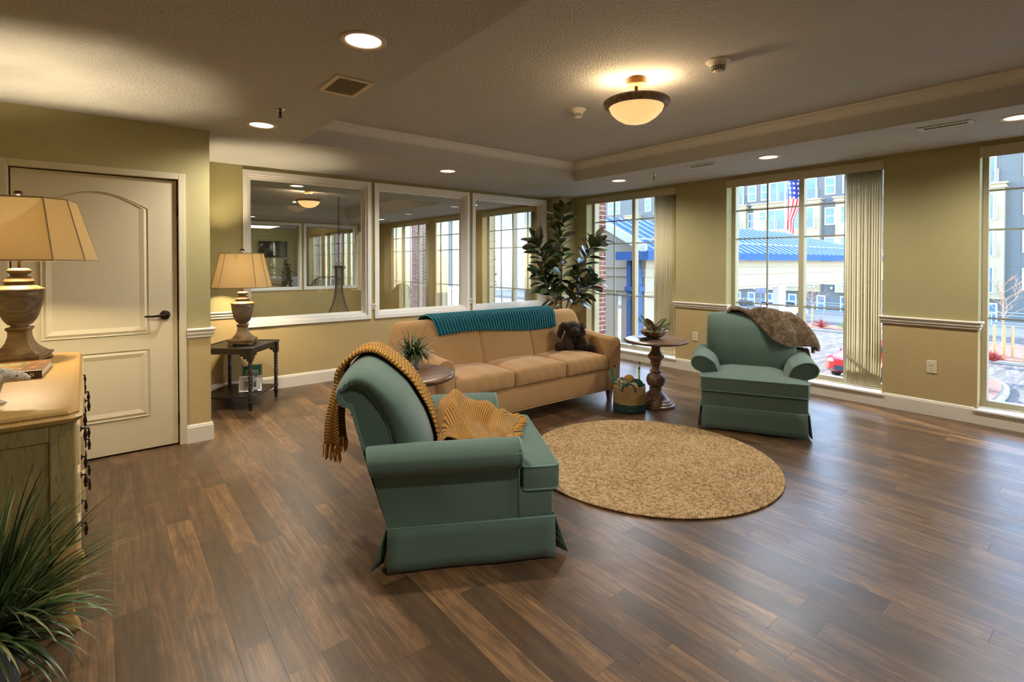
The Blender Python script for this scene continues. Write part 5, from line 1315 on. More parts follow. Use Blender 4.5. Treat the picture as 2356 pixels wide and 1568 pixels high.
def yarn(x, y, z, r, c1, c2, label, seed, grp='balls of yarn in the basket'):
    R_ = random.Random(seed); t = thing('yarn_ball', label, 'yarn', (x, y, z), 0, grp); m = plain('yarn_%d' % seed, c1, .95, var=.25, vs=60)
    m2 = NT('yarn_two_tone_%d' % seed); n = m2.noise(m2.coord(), 55, 2); m2.col(m2.ramp(n, [(.42, c1), (.55, c2)])); m2.set(Roughness=.95); m = m2.m
    g = G(); g.sph((0, 0, 0), r * .93, 16, 10); g.make('core', m, t, smooth=True)
    g = G()
    for k in range(16):
        ax = Vector((R_.gauss(0, 1), R_.gauss(0, 1), R_.gauss(0, 1))).normalized(); b = ax.orthogonal().normalized(); c = ax.cross(b); off = R_.uniform(-.35, .35)
        rr_ = r * sqrt(1 - off * off); g.tube([ax * off * r + (b * cos(q) + c * sin(q)) * rr_ for q in [2 * pi * i / 22 for i in range(22)]], r * .085, 5, True)
    g.make('wound_strands', m, t, smooth=True)
cr = lin(222, 196, 142)
yarn(BKX - .045, BKY + .045, .238, .068, lin(196, 182, 150), lin(78, 84, 66), 'speckled brown and cream yarn ball at the left of the basket', 31)
yarn(BKX + .052, BKY + .045, .268, .050, lin(222, 172, 74), lin(206, 150, 58), 'golden yellow yarn ball on top of the basket', 32)
yarn(BKX + .045, BKY - .055, .232, .062, lin(28, 92, 92), lin(40, 60, 44), 'dark teal yarn ball at the right of the basket', 33)
yarn(BKX - .035, BKY - .075, .236, .042, cr, lin(206, 176, 120), 'cream yarn ball behind the front basket handle', 34)
yarn(BKX - .10, BKY - .01, .222, .036, lin(188, 172, 120), lin(70, 76, 50), 'small mottled yarn ball at the left basket rim', 35)
def needle(p, q, c, hc, label):
    t = thing('knitting_needle', label, 'knitting needle', (0, 0, 0), 0, 'knitting needles in the basket'); P, Q = Vector(p), Vector(q); t.location = P
    g = G(); g.tube([(0, 0, 0), (Q - P) * .97], .0075, 10); g.make('shaft', plain('needle_' + label.split()[0], c, .3), t, smooth=True)
    g = G(); g.lathe([(0, 0), (.008, .001), (.0098, .006), (.0098, .014), (.006, .019), (0, .020)], 14, tuple(Q - P)); g.make('knob', plain('knob_' + label.split()[0] + '_' + str(len(bpy.data.materials)), hc, .25), t, smooth=True)
TQ, TQ2, LG, LG2 = lin(40, 140, 142), lin(10, 60, 80), lin(150, 190, 50), lin(10, 100, 44)
needle((BKX - .09, BKY + .085, .18), (BKX - .148, BKY + .125, .375), TQ, TQ2, 'turquoise knitting needle leaning left out of the basket')
needle((BKX - .06, BKY + .105, .18), (BKX - .075, BKY + .115, .398), TQ, TQ2, 'turquoise knitting needle standing upright at the left of the basket')
needle((BKX + .103, BKY - .045, .18), (BKX + .080, BKY - .050, .385), LG, LG2, 'lime green knitting needle, shorter of the two at the right of the basket')
needle((BKX + .115, BKY - .02, .18), (BKX + .112, BKY - .035, .430), LG, LG2, 'lime green knitting needle, taller of the two at the right of the basket')
# bowl of greenery + dark tray items
t = thing('greenery_bowl', 'brown patterned oval bowl with pine sprigs and magnolia leaves on the pedestal table', 'bowl', (4.235, 3.035, .6515), .5)
bm_ = NT('mottled_bowl'); n_ = bm_.noise(bm_.coord(), 18, 3, .6, 3); bm_.col(bm_.ramp(n_, [(.35, lin(60, 36, 24)), (.5, lin(124, 80, 52)), (.62, lin(176, 160, 130))])); bm_.set(Roughness=.3)
g = G(); g.lathe([(0, 0), (.05, 0), (.056, .006), (.09, .022), (.125, .048), (.145, .078), (.149, .082), (.143, .082), (.118, .054), (.08, .03), (0, .02)], 48)
for v in g.bm.verts: v.co.y *= .92; v.co.x *= 1.06
g.make('bowl_shell', bm_.m, t, smooth=True)
g = G(); g.lathe([(0, .055), (.12, .058)], 24); g.make('moss_fill', M_SHR, t)
R_ = random.Random(77); M_PINE = leaf_mat('pine_needle', lin(44, 74, 44), lin(120, 140, 92), .6); M_MAG = leaf_mat('magnolia_leaf', lin(60, 84, 66), lin(96, 116, 92), .25); M_MAGB = leaf_mat('magnolia_underside', lin(112, 74, 48), lin(146, 100, 66), .7)
for k in range(9):
    a = (-2.6, -.2, .25, 2.9, 1.2, -1.2, 2.0, -.9, .9)[k]; L_ = (.2, .21, .16, .14, .12, .1, .12, .12, .1)[k]; e = (.22, .30, .12, .5, .6, .8, .9, .4, .7)[k]
    L_ *= 1.65; d = Vector((cos(a) * cos(e), sin(a) * cos(e), sin(e))); o = Vector((0, 0, .065)); g = G(); g.tube([o, o + d * L_ * .6, o + d * L_ + Vector((0, 0, .015))], .0025, 5)
    for m in range(110):
        f = R_.uniform(.15, 1); p = o + d * L_ * f; q = (d * .9 + Vector((R_.gauss(0, 1), R_.gauss(0, 1), R_.gauss(0, 1))) * .55).normalized(); g.tube([p, p + q * .034], [.0011, .0005], 3, cap=False)
    g.make('pine_sprig', M_PINE, t)
def broad(g, base, d, L_, w, roll=0., cup=.25, droop=.3):
    d = d.normalized(); s = d.cross(Vector((0, 0, 1))).normalized(); n = s.cross(d); s2 = s * cos(roll) + n * sin(roll); n2 = s2.cross(d)
    N_ = 8; rows = []
    for i in range(N_ + 1):
        f = i / N_; ww = w * sin(pi * min(1, f * .93 + .04)) ** .75; c = Vector(base) + d * L_ * f + n2 * (-droop * L_ * f * f)
        rows.append([g.v(c + s2 * ww * t_ + n2 * (abs(t_) * ww * cup)) for t_ in (-1, -.5, 0, .5, 1)])
    for a, b in zip(rows, rows[1:]):
        for j in range(4): g.f([a[j], a[j + 1], b[j + 1], b[j]])
for k, (a, e, L_, w, r_) in enumerate(((2.9, .55, .12, .024, 1.2), (1.9, .9, .11, .026, .5), (2.4, 1.1, .13, .024, -.6), (-.6, 1.05, .12, .025, .8), (-.2, .5, .14, .026, -.4), (.3, .9, .1, .024, .2), (-1.6, .8, .1, .024, .3), (1.2, .7, .1, .026, .9))):
    g = G(); broad(g, (0, 0, .075), Vector((cos(a) * cos(e), sin(a) * cos(e), sin(e))), L_ * 1.3, w * 1.35, r_); g.make('magnolia_leaf', M_MAG if k % 2 else M_MAGB, t, smooth=True, solid=.0012)
t = thing('woven_coaster', 'flat dark woven strips lying on the pedestal table in front of the bowl', 'coaster', (4.11, 2.985, .6515), -.62)
for k, (x, y, z, r_, L_) in enumerate(((0, 0, .001, .0, .10), (-.02, .045, .010, .2, .085))):
    g = G(); g.M = Matrix.Translation((x, y, z)) @ Matrix.Rotation(r_, 4, 'Z'); g.rbox(-L_, L_, -.021, .021, 0, .012, .005); g.make('dark_slat_piece', plain('dark_woven_slat', lin(48, 40, 36), .35, var=.5, vs=90), t, smooth=True)
g = G(); g.rbox(-.02, .11, -.055, -.028, 0, .004, .0015); g.make('red_brown_mat', plain('red_brown_weave', lin(140, 88, 72), .8, var=.3, vs=120), t)
# rubber plant
PX, PY = 5.02, 5.10
t = thing('rubber_plant', 'tall rubber plant with broad glossy dark green leaves in the corner behind the sofa', 'plant', (PX, PY, 0))
g = G(); g.lathe([(0, 0), (.15, 0), (.16, .02), (.20, .34), (.21, .36), (.195, .37), (.18, .33), (0, .32)], 40); g.make('pot', plain('tan_planter', lin(170, 140, 92), .6), t, ang=40)
M_RL = NT('rubber_leaf'); r_ = M_RL.N('NewGeometry'); rnd = r_.outputs['Random Per Island']
fr = M_RL.mix(rnd, lin(30, 52, 34), lin(78, 100, 60)); bk_ = M_RL.mix(rnd, lin(70, 70, 42), lin(98, 88, 54)); M_RL.col(M_RL.mix(r_.outputs['Backfacing'], fr, bk_)); M_RL.set(Roughness=.26, Specular_IOR_Level=.7); M_RL = M_RL.m
# pixel-free trunk layout: three stems rising and leaning
cr_ = Vector((.7796, -.6263, 0)); fwd = Vector((.6263, .7796, 0))
stems = [[(0, 0, .32), (-.03, .02, .9), (-.02, .03, 1.4), (-.04, .02, 1.80), (-.02, .03, 2.09)], [(.03, 0, .32), (.04, 0, .75), (.19, 0, 1.15), (.33, -.03, 1.50), (.44, -.05, 1.68)], [(-.03, 0, .32), (-.09, .03, .8), (-.2, .04, 1.2), (-.3, .04, 1.52), (-.36, .03, 1.66)], [(0, .03, .32), (-.08, -.04, .8), (-.22, -.06, 1.05), (-.33, -.05, 1.22)], [(.02, -.02, .32), (.12, .03, .8), (.3, .02, 1.0), (.40, .02, 1.12)]]
R_ = random.Random(12); M_STEM = plain('plant_stem', lin(122, 104, 82), .8)
for si, st_ in enumerate(stems):
    P = spline([tuple(cr_ * a + fwd * b + Vector((0, 0, z))) for a, b, z in st_], 6); g = G(); n = len(P); g.tube(P, [lerp(.014, .005, i / (n - 1)) for i in range(n)], 7); g.make('stem', M_STEM, t, smooth=True)
    L_ = sum((P[i + 1] - P[i]).length for i in range(n - 1)); cnt = int(L_ / .033)
    for k in range(cnt):
        f = .30 + .70 * (k + 1) / cnt; i = min(n - 2, int(f * (n - 1))); p = lerp(P[i], P[i + 1], min(1, f * (n - 1) - i)); ax = (P[i + 1] - P[i]).normalized(); a = k * 2.4 + si
        if p.z < .62: continue
        b = ax.orthogonal().normalized(); c = ax.cross(b); el = .25 + .5 * f + R_.uniform(-.35, .3) + (.35 if f > .92 else 0)
        d = (b * cos(a) + c * sin(a)) * cos(el) + ax * sin(el); d = (d + fwd * -.12).normalized(); LL = R_.uniform(.17, .24)
        g = G(); q = p + d * .035; g.tube([p, q], .003, 5); broad(g, q, d, LL, LL * R_.uniform(.25, .31), R_.uniform(-.9, .9), .2, R_.uniform(.05, .35)); g.make('leaf', M_RL, t, smooth=True)
# ---------------------------------------------------------------- dark corner table + frames
M_DK = plain('espresso_wood', lin(28, 23, 20), .35, var=.3, vs=12, coat=.12)
CTX, CTY = 1.050, 5.641; CR = math.radians(50.9)
t = thing('corner_table', 'dark espresso side table with barley twist legs and lower shelf in the back left corner', 'table', (CTX, CTY, 0), CR)
HX, HY = .285, .270       # local x along 50.9 deg
g = G(); g.box(-HX, HX, -HY, HY, .578, .590); g.box(-HX, HX, -HY, -HY + .02, .588, .596); g.box(-HX, HX, HY - .02, HY, .588, .596); g.box(-HX, -HX + .02, -HY, HY, .588, .596); g.box(HX - .02, HX, -HY, HY, .588, .596); g.make('tabletop', M_DK, t, bevel=.003)
for (a, b, c, d) in ((-HX + .015, HX - .015, -HY + .015, -HY + .030), (-HX + .015, HX - .015, HY - .030, HY - .015)):
    g = G(); g.prism([(a, .578), (a, .49), (a + .075, .49), (a + .075, .515), (a + .11, .515), (a + .11, .535), (b - .11, .535), (b - .11, .515), (b - .075, .515), (b - .075, .49), (b, .49), (b, .578)], 1, c, d); g.make('apron', M_DK, t)
for (a, b, c, d) in ((-HY + .015, HY - .015, -HX + .015, -HX + .030), (-HY + .015, HY - .015, HX - .030, HX - .015)):
    g = G(); g.prism([(a, .578), (a, .49), (a + .075, .49), (a + .075, .515), (a + .11, .515), (a + .11, .535), (b - .11, .535), (b - .11, .515), (b - .075, .515), (b - .075, .49), (b, .49), (b, .578)], 0, c, d); g.make('apron', M_DK, t)
g = G(); g.box(-HX + .01, HX - .01, -HY + .01, HY - .01, .118, .131); g.make('lower_shelf', M_DK, t, bevel=.003)
for sx in (-1, 1):
    for sy in (-1, 1):
        c = (sx * (HX - .028), sy * (HY - .028)); g = G()
        g.box(c[0] - .022, c[0] + .022, c[1] - .022, c[1] + .022, .47, .578)
        prof = [(0, 0), (.012, 0), (.014, .008), (.013, .02), (.018, .045), (.022, .075), (.020, .088), (.012, .094), (.018, .100), (.018, .108), (.014, .114), (.020, .118), (.020, .134), (.014, .140)]
        z = .140
        while z < .455: prof += [(.013, z), (.0195, z + .007), (.0205, z + .0105), (.0195, z + .014)]; z += .021
        prof += [(.013, z), (.018, z + .004), (.018, .472)]; g.lathe(prof, 20, (c[0], c[1], 0)); g.make('leg', M_DK, t, ang=50)
def frame(x, y, z, rz, w, h, mat_c, lean, label, tilt=0.):
    t = thing('picture_frame', label, 'picture frame', (x, y, z), rz); R = Matrix.Rotation(-lean, 4, 'X') @ Matrix.Rotation(tilt, 4, 'Y')
    def mk(nm, boxes, m, bev=.0015):
        g = G(); g.M = R
        for b in boxes: g.box(*b)
        g.make(nm, m, t, bevel=bev)
    b = .016; h0 = .0
    mk('silver_border', [(-w / 2, w / 2, -.006, .006, h0, h0 + b), (-w / 2, w / 2, -.006, .006, h - b, h), (-w / 2, -w / 2 + b, -.006, .006, b, h - b), (w / 2 - b, w / 2, -.006, .006, b, h - b)], bpy.data.materials.get('polished_frame') or plain('polished_frame', lin(206, 208, 214), .18, .9))
    mk('mat_board', [(-w / 2 + b, w / 2 - b, -.002, .004, b, h - b)], mat_c, 0)
    iw, ih = w * .26, h * .22
    mk('inner_border', [(-iw - .006, iw + .006, -.004, 0, h / 2 - ih - .006, h / 2 + ih + .006)], M_PLATE, 0)
    ph = NT('small_photo_' + label.split()[0]); n = ph.noise(ph.coord(), 30, 4); ph.col(ph.ramp(n, [(.35, lin(40, 44, 40)), (.55, lin(130, 138, 130)), (.7, lin(214, 216, 210))])); ph.set(Roughness=.15)
    mk('small_photo', [(-iw, iw, -.005, -.003, h / 2 - ih, h / 2 + ih)], ph.m, 0)
    g = G(); g.M = Matrix.Translation((0, 0, 0)); g.tube([R @ Vector((0, .006, h * .6)), (0, .075, .004)], .004, 5); g.make('easel_leg', M_DK, t)
frame(1.115, 5.49, .135, math.radians(-18), .205, .155, plain('white_mat_board', lin(196, 190, 190), .6), .28, 'white matted silver picture frame leaning in front of the green one')
frame(1.16, 5.64, .135, math.radians(-15), .19, .235, plain('green_mat_board', lin(30, 112, 84), .6), .26, 'green matted silver picture frame behind the white one')
g = G(); g.tube(spline([(.70, 5.95, .60), (.74, 5.99, .45), (.80, 5.98, .33), (.87, 5.97, .27), (.89, 5.98, .18), (.84, 6.0, .133)], 6), .0028, 5); g.tube(spline([(1.17, 6.0, .52), (1.18, 6.01, .44), (1.24, 6.01, .36), (1.26, 6.01, .22)], 6), .0028, 5); g.rbox(1.155, 1.185, 6.005, 6.03, .50, .56, .005)
tag(g.make('lamp_cord', plain('gold_lamp_cord', lin(170, 148, 86), .5), None, smooth=True), 'gold lamp cord hanging behind the dark corner table', 'cord')
# ---------------------------------------------------------------- urn lamps
M_URN = m_wood('limed_turned_wood', lin(66, 52, 38), lin(108, 90, 68), lin(146, 126, 98), 0, 7, .5, 3.5, 0., .35)
M_URN2 = m_wood('carved_oak', lin(84, 62, 36), lin(126, 98, 58), lin(160, 130, 86), 0, 10, .5, 2.5, 0., .3)
M_SH = NT('linen_shade'); n_ = M_SH.noise(M_SH.map(M_SH.coord(), (40, 40, 4)), 6, 2)
_d = M_SH.N('BsdfDiffuse'); _t = M_SH.N('BsdfTranslucent'); cc = M_SH.mix(n_, lin(248, 230, 192), lin(253, 242, 214)); M_SH.L(cc, _d.inputs[0]); M_SH.L(cc, _t.inputs[0]); _m = M_SH.N('MixShader'); _m.inputs[0].default_value = .85
M_SH.L(_d.outputs[0], _m.inputs[1]); M_SH.L(_t.outputs[0], _m.inputs[2]); M_SH.L(_m.outputs[0], M_SH.o.inputs[0]); M_SH = M_SH.m
M_SHT = plain('shade_trim', lin(150, 128, 98), .8); M_BRASS = plain('brass', lin(190, 150, 80), .3, .9)
def urn_lamp(label, loc, rz, s=1., pw=P_LAMP, k=1.):
    t = thing('table_lamp', label, 'table lamp', loc, rz); t.scale = (s, s, s)
    hb = .113; g = G()
    def sq(rings, name, mat, bev=.004, b_=None):
        g = G(); P = [[g.v((sx * w, sy * w, z)) for sx, sy in ((-1, -1), (1, -1), (1, 1), (-1, 1))] for w, z in rings]
        for a, b in zip(P, P[1:]):
            for i in range(4): g.f([a[i], a[(i + 1) % 4], b[(i + 1) % 4], b[i]])
        g.f(P[0]); g.f(P[-1]); return g.make(name, mat, t, bevel=bev, ang=40)
    g = G()
    for sx in (-1, 1):
        for sy in (-1, 1): g.box(*sorted((sx * (hb - .035), sx * hb)), *sorted((sy * (hb - .035), sy * hb)), 0, .014)
    g.box(-hb + .006, hb - .006, -hb + .006, hb - .006, .012, .034); g.box(-hb, hb, -hb, hb, .032, .048); g.make('plinth', M_URN2, t, bevel=.003)
    sq([(.098, .048), (.092, .056), (.078, .068), (.060, .090), (.048, .115), (.041, .145), (.040, .172), (.048, .184), (.050, .190), (.044, .196)], 'flared_pedestal', M_URN2, .003)
    g = G(); g.lathe([(.030, .190), (.040, .196), (.036, .202), (.052, .212), (.068, .235), (.082, .270), (.092, .310), (.098, .350), (.101, .385), (.101, .392), (.106, .396), (.107, .401)], 40); g.make('urn_body', M_URN, t, smooth=True)
    g = G(); g.lathe([(.107, .400), (.106, .404), (.088, .414), (.066, .426), (.058, .434), (.060, .438), (.066, .441), (.066, .447), (.060, .450), (.058, .458), (.048, .468), (.034, .474), (.032, .482), (.044, .488), (.050, .497), (.050, .505), (.044, .513), (.030, .518), (.0, .519)], 40); g.make('urn_cap', M_URN2, t, smooth=True)
    g = G(); g.tube([(0, 0, .515), (0, 0, .92)], .0065, 10); g.lathe([(.014, .56), (.016, .60), (.010, .62)], 14)
    g.tube([(.05 * cos(a), 0, .72 + .14 * sin(a)) for a in [pi * 2 * i / 24 for i in range(24)]], .0025, 5, True); g.make('brass_stem', M_BRASS, t, smooth=True)
    g = G(); g.lathe([(0, .912), (.010, .914), (.018, .922), (.020, .932), (.014, .940), (0, .943)], 20); g.make('finial', M_BRONZE, t, smooth=True)
    # cut-corner rectangular shade
    def outl(wx, wy, c): return [(wx - c, -wy), (wx, -wy + c), (wx, wy - c), (wx - c, wy), (-wx + c, wy), (-wx, wy - c), (-wx, -wy + c), (-wx + c, -wy)]
    bt_, tp = outl(.250 * k, .190 * k, .085 * k), outl(.180 * k, .130 * k, .062 * k); z0, z1 = .560, .895
    # soften: split the corner with a middle rib like the photo
    g = G(); A_ = [g.v((x, y, z0)) for x, y in bt_]; B_ = [g.v((x, y, z1)) for x, y in tp]
    for i in range(8): g.f([A_[i], A_[(i + 1) % 8], B_[(i + 1) % 8], B_[i]])
    sh = g.make('lamp_shade', M_SH, t, solid=.002)
    g = G()
    for i in range(8):
        g.tube([(bt_[i][0], bt_[i][1], z0), (tp[i][0], tp[i][1], z1)], .0035, 5)
    g.tube([(x, y, z0) for x, y in bt_], .0048, 6, True); g.tube([(x, y, z1) for x, y in tp], .0048, 6, True); g.make('trim_braid', M_SHT, sh)
    g = G(); g.tube([(-.13, 0, .885), (.13, 0, .885)], .0022, 5); g.tube([(0, -.1, .885), (0, .1, .885)], .0022, 5); g.make('spider', M_BRASS, sh)
    g = G(); g.sph((0, 0, .70), (.03, .03, .04), 14, 10); g.make('bulb', bpy.data.materials['bulb_glow'], t, smooth=True)
    lamp('bulb_light', 'POINT', (0, 0, .70), pw, (1.0, .80, .50), t, .035)
    return t
urn_lamp('lit urn lamp with cream shade standing on the dark corner table', (1.079, 5.626, .596), math.radians(-24.5), 1.0)
# ---------------------------------------------------------------- dresser on the left
t = thing('dresser', 'antiqued olive cream dresser with dark drop pulls and cabriole legs at the left edge', 'dresser', (-.36, 3.33, 0), math.radians(1.3))
DXF, DXB, DY0, DY1 = -.105, -.62, 2.53, 4.13; off = (.36, -3.33, 0)
def antique(name, a, b, c, sc=(3, 3, .6)):
    q = NT(name); v = q.map(q.coord(), sc); n = q.noise(v, 9, 5, .65, .6); st_ = q.noise(q.map(q.coord(), (14, 14, 2)), 10, 3, .7); cl = q.mix(n, a, b); q.col(q.mix(q.math('MULTIPLY', q.math('SMOOTH_MIN', q.math('MAXIMUM', q.math('MULTIPLY', q.math('SUBTRACT', st_, .5), 4.), 0.), 1., .1), .7), cl, c)); q.set(Roughness=.42, Specular_IOR_Level=.4); return q.m
M_OL = antique('antiqued_olive_paint', lin(128, 112, 70), lin(160, 142, 94), lin(84, 66, 38)); M_HN = antique('honey_top_finish', lin(158, 122, 66), lin(188, 152, 92), lin(140, 104, 56), (3, 3, 3)); M_CRM = antique('cream_drawer_paint', lin(186, 160, 116), lin(208, 184, 142), lin(150, 118, 76))
g = G(); lv = [(.022, .800), (.030, .808), (.034, .818), (.026, .824), (.022, .828), (.024, .836), (.018, .846), (.006, .852), (0, .853)]
cr_o = .03; L_ = []
for o_, z in lv:
    x0, x1, y0, y1 = DXB, DXF - .012 + o_, DY0 - o_ + .008, DY1 + o_ - .008; c = cr_o
    L_.append([g.v(p) for p in ((x0, y0, z), (x1 - c, y0, z), (x1, y0 + c, z), (x1, y1 - c, z), (x1 - c, y1, z), (x0, y1, z))])
for a, b in zip(L_, L_[1:]):
    for i in range(6): g.f([a[i], a[(i + 1) % 6], b[(i + 1) % 6], b[i]])
g.f(L_[0]); g.f(L_[-1]); g.make('dresser_top', M_HN, t, off, ang=30)
g = G()   # case sides with frame and panel
for y0, y1, s in ((DY0, DY0 + .03, -1), (DY1 - .03, DY1, 1)):
    yf = y0 if s < 0 else y1
    for (a, b, c, d) in ((DXB, DXB + .075, .20, .80), (DXF - .075, DXF - .001, .20, .80), (DXB + .075, DXF - .075, .735, .80), (DXB + .075, DXF - .075, .20, .27)): g.box(a, b, y0, y1, c, d)
    g.box(DXB + .07, DXF - .07, y0 + .010, y1 - .010, .25, .75)
g.box(DXB, DXB + .012, DY0 + .03, DY1 - .03, .2, .8); g.box(DXB, DXF - .02, DY0 + .03, DY1 - .03, .2, .22); g.make('case', M_OL, t, off, bevel=.004)
g = G()
for yy in (DY0, DY0 + .53, DY1 - .53 - .04, DY1 - .04): g.box(DXF - .018, DXF + .004, yy + (.003 if yy == DY0 else 0), yy + .04, .205, .797)
for zz in (.20, .405, .595, .782): g.box(DXF - .03, DXF + .002, DY0 + .04, DY1 - .04, zz, zz + .018)
g.make('face_frame', M_CRM, t, off, bevel=.002)
for ci, (a, b) in enumerate(((DY0 + .04, DY0 + .53), (DY0 + .57, DY1 - .57), (DY1 - .53, DY1 - .04))):
    for z0, z1 in ((.22, .403), (.425, .593), (.615, .78)):
        bow = .014 if ci == 1 else .0
        g = G(); g.rbox(DXF - .02, DXF + .012 + bow, a + .003, b - .003, z0 + .003, z1 - .003, .007, (1, 2, 2)); dr_ = g.make('drawer', M_CRM, t, off, smooth=True)
        for yy in ((a + .12, b - .12)):
            g = G(); x = DXF + .012 + bow; zc = (z0 + z1) / 2 + .03; g.M = Matrix.Translation((x, yy, zc)) @ Matrix.Rotation(pi / 2, 4, 'Y'); g.lathe([(0, 0), (.013, 0), (.010, .004), (.004, .006), (.004, .016), (0, .017)], 14); g.M = Matrix.Identity(4)
            g.lathe([(.003, zc + .002), (.004, zc - .01), (.0075, zc - .03), (.004, zc - .042), (.006, zc - .046), (.003, zc - .052)], 12, (x + .016, yy, 0)); g.make('drop_pull', M_BRONZE, dr_, (0, 0, 0), smooth=True)
g = G()   # scalloped apron along the front
pr2 = [(DY0 + .04, .21), (DY0 + .04, .12)] + [(lerp(DY0 + .04, DY1 - .04, i / 40), .12 + .07 * abs(sin(i / 40 * 3 * pi)) ** .7) for i in range(1, 40)] + [(DY1 - .04, .12), (DY1 - .04, .21)]
g.prism(pr2, 0, DXF - .018, DXF + .004); g.make('scalloped_apron', M_CRM, t, off)
for (x, sx) in ((DXF, 1), (DXB + .06, -1)):
    for (y, sy) in ((DY0, 1), (DY1, -1)):
        sec = [(.34, .002, .074, .045), (.31, .004, .076, .06), (.275, .020, .092, .07), (.24, .026, .096, .07), (.20, .016, .080, .062), (.16, .002, .064, .055), (.12, -.008, .056, .05), (.08, -.010, .052, .046), (.045, -.004, .050, .044), (.02, .006, .050, .044), (0, .012, .050, .046)]
        g = G(); P = []
        for z, o_, wx, wy in sec:
            xo = x + sx * o_ if sx > 0 else x; xi = xo - wx; y_o = y - sy * max(0, o_) * .3; y_i = y_o + sy * wy
            P.append([g.v(p) for p in ((xo, y_o, z), (xi, y_o, z), (xi, y_i, z), (xo, y_i, z))])
        for a, b in zip(P, P[1:]):
            for i in range(4): g.f([a[i], a[(i + 1) % 4], b[(i + 1) % 4], b[i]])
        g.f(P[0]); g.f(P[-1]); g.make('cabriole_leg', M_HN if sx > 0 else M_OL, t, off, bevel=.006, ang=60)
LX, LY = -.36, 3.87
urn_lamp('large lit urn lamp with cream shade on the dresser at the left edge', (LX, LY, .853), math.radians(-12), 1.0, P_LAMP, 1.27)
# book
t = thing('book', 'brown hardcover book with pictures and gold titles lying on the dresser', 'book', (-.352, 3.455, .853), math.radians(-3)); t.scale = (1., 1.65, 1.25)
mbk = NT('printed_cover'); uu = mbk.sep(mbk.coord()); nn = mbk.noise(mbk.coord(), 40, 3)
def inb(a, b, c, d): return mbk.math('MULTIPLY', mbk.math('MULTIPLY', mbk.math('GREATER_THAN', uu[0], a), mbk.math('LESS_THAN', uu[0], b)), mbk.math('MULTIPLY', mbk.math('GREATER_THAN', uu[1], c), mbk.math('LESS_THAN', uu[1], d)))
base_ = mbk.mix(inb(-.09, .045, -.075, -.025), lin(122, 82, 46), lin(196, 168, 116)); base_ = mbk.mix(inb(-.085, .04, -.07, -.03), base_, mbk.ramp(nn, [(.4, lin(60, 52, 38)), (.6, lin(170, 150, 116))]))
base_ = mbk.mix(inb(-.09, .055, .02, .07), base_, mbk.ramp(nn, [(.4, lin(84, 92, 50)), (.6, lin(176, 164, 120))])); base_ = mbk.mix(inb(-.075, .02, -.012, .008), base_, lin(178, 130, 64))
mbk.col(base_); mbk.set(Roughness=.3)
g = G(); g.box(-.13, .13, -.10, .10, .028, .031); g.box(-.13, .13, -.10, .10, 0, .003); g.make('cover', [mbk.m], t, bevel=.001)
g = G(); g.box(-.13, .13, -.103, -.098, 0, .031); sp = g.make('spine', plain('dark_brown_spine', lin(58, 36, 22), .3), t, bevel=.001)
g = G(); g.box(-.126, .126, -.098, .096, .003, .028); g.make('page_block', plain('paper_edge', lin(214, 200, 172), .8), t)
def text(s, size, loc, rot, mat, parent, name='lettering'):
    c = bpy.data.curves.new(name, 'FONT'); c.body = s; c.size = size; c.extrude = .0002; c.align_x = 'CENTER'; c.align_y = 'CENTER'; o = bpy.data.objects.new(name, c); COL.objects.link(o); c.materials.append(mat); me = bpy.data.meshes.new_from_object(o.evaluated_get(bpy.context.evaluated_depsgraph_get())); bpy.data.objects.remove(o); o = bpy.data.objects.new(name, me); COL.objects.link(o); me.materials.clear(); me.materials.append(mat); o.parent = parent; o.location = loc; o.rotation_euler = rot; return o
M_GOLD = plain('gold_print', lin(206, 158, 84), .4); text('Fielder', .022, (.02, -.1036, .0155), (pi / 2, 0, 0), M_GOLD, t); text('N', .020, (.095, -.1036, .0155), (pi / 2, 0, 0), M_PLATE, t)
for (x, y) in ((.085, -.05), (.10, .04)):
    for k in range(2): text('HH' if k else 'ON', .02, (x, y + k * .022, .0316), (0, 0, 0), M_GOLD, t, 'title_print')
# white carved bear
t = thing('animal_figurine', 'white textured bear figurine striding on the dresser before the book', 'figurine', (-.328, 2.775, .8535), math.radians(-14)); t.scale = (1.05, 1.05, 1.0)
mw = NT('white_carved_fur'); v = mw.map(mw.coord(), (1, 3, 3)); n = mw.noise(v, 60, 4, .7, 1.5); mw.col(mw.ramp(n, [(.35, lin(150, 128, 98)), (.5, lin(222, 208, 184)), (.7, lin(246, 238, 222))])); mw.set(Roughness=.7); mw.bump(n, .9, .006)
g = G(); g.sph((-.06, 0, .105), (.075, .035, .040), 16, 10); g.sph((-.12, 0, .10), (.045, .036, .042), 14, 10); g.sph((.0, 0, .108), (.04, .030, .036), 14, 10); g.sph((.035, 0, .108), (.035, .022, .024), 14, 10); g.sph((.064, 0, .101), (.030, .018, .018), 14, 10); g.sph((.086, 0, .094), (.016, .011, .011), 10, 8)
for x, y, dx in ((-.005, -.018, .012), (.0, .018, -.02), (-.13, -.02, -.01), (-.12, .02, .015)): g.tube(spline([(x, y, .09), (x + dx * .3, y, .05), (x + dx * .6, y, .02), (x + dx, y, .008)], 3), [.018, .017, .016, .015, .014, .013, .013, .013, .013, .013], 10); g.sph((x + dx + .010, y, .009), (.022, .013, .009), 10, 6)
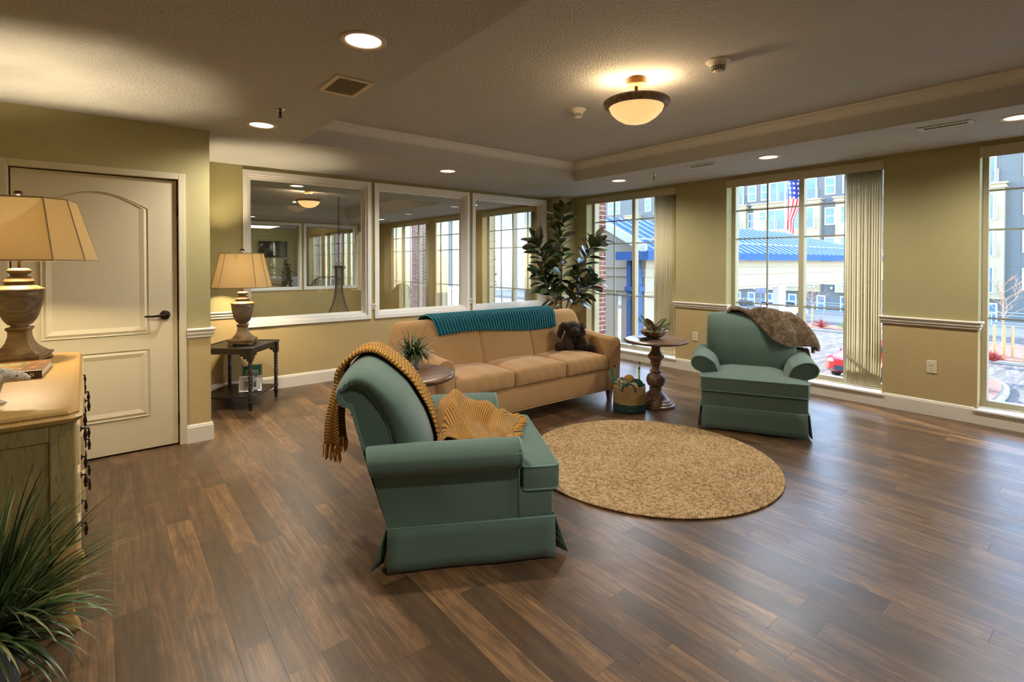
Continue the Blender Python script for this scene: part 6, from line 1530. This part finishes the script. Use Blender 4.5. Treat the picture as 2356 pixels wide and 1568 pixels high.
for s in (-1, 1): g.sph((.028, s * .017, .130), (.007, .004, .008), 8, 6)
o = g.make('body', mw.m, t, smooth=True); m_ = o.modifiers.new('remesh', 'REMESH'); m_.mode = 'VOXEL'; m_.voxel_size = .003; m_.use_smooth_shade = True; m_ = o.modifiers.new('smooth', 'SMOOTH'); m_.iterations = 3
g = G(); g.sph((.101, 0, .095), (.003, .004, .003), 8, 6); g.make('nose', bpy.data.materials['black_nose'], t)
for s in (-1, 1): g = G(); g.sph((.066, s * .0165, .108), .0028, 8, 6); g.make('eye', bpy.data.materials['black_nose'], t)
# floor plant bottom left
t = thing('floor_grass_plant', 'large potted grassy plant in a grey pot on the floor at the lower left corner', 'plant', (-.318, 2.265, 0))
g = G(); g.lathe([(0, 0), (.085, 0), (.092, .01), (.125, .22), (.130, .235), (.128, .242), (.120, .240), (.114, .215), (0, .205)], 48); g.make('pot', plain('dark_grey_pot', lin(84, 84, 88), .45), t, smooth=True)
R_ = random.Random(5); g = G()
for k in range(420):
    a = R_.uniform(0, 6.283); r = .108 * sqrt(R_.random()); p = Vector((r * cos(a), r * sin(a), .208 + R_.uniform(0, .02))); q = Vector((R_.gauss(0, 1), R_.gauss(0, 1), R_.gauss(0, .25))).normalized() * R_.uniform(.015, .04)
    if (p + q).to_2d().length > .116: q *= -.6
    g.tube([p, p + q * .5 + Vector((0, 0, .006)), p + q], .0011, 4, cap=False)
o = g.make('straw_fill', plain('straw', lin(188, 164, 110), .8, var=.2, vs=60), t); o['kind'] = 'stuff'
grass(t, 430, .47, .0076, .21, M_GRS, 41, .06, (.32, 1.5), (.2, 1.15)); grass(t, 80, .48, .0060, .21, M_GRS2, 43, .04, (.3, 1.1), (.2, 1.1), 'pale_blades')
# broad-leaved plant in the room beyond
_rp = [o for o in bpy.data.objects if o.name == 'rubber_plant'][0]
_c = dup(_rp, (4.45, 16.75, 0), 2.1, 'bushy broad-leaved plant beside the settee in the far room, seen through two interior windows'); _c.scale = (.66, .66, .68)
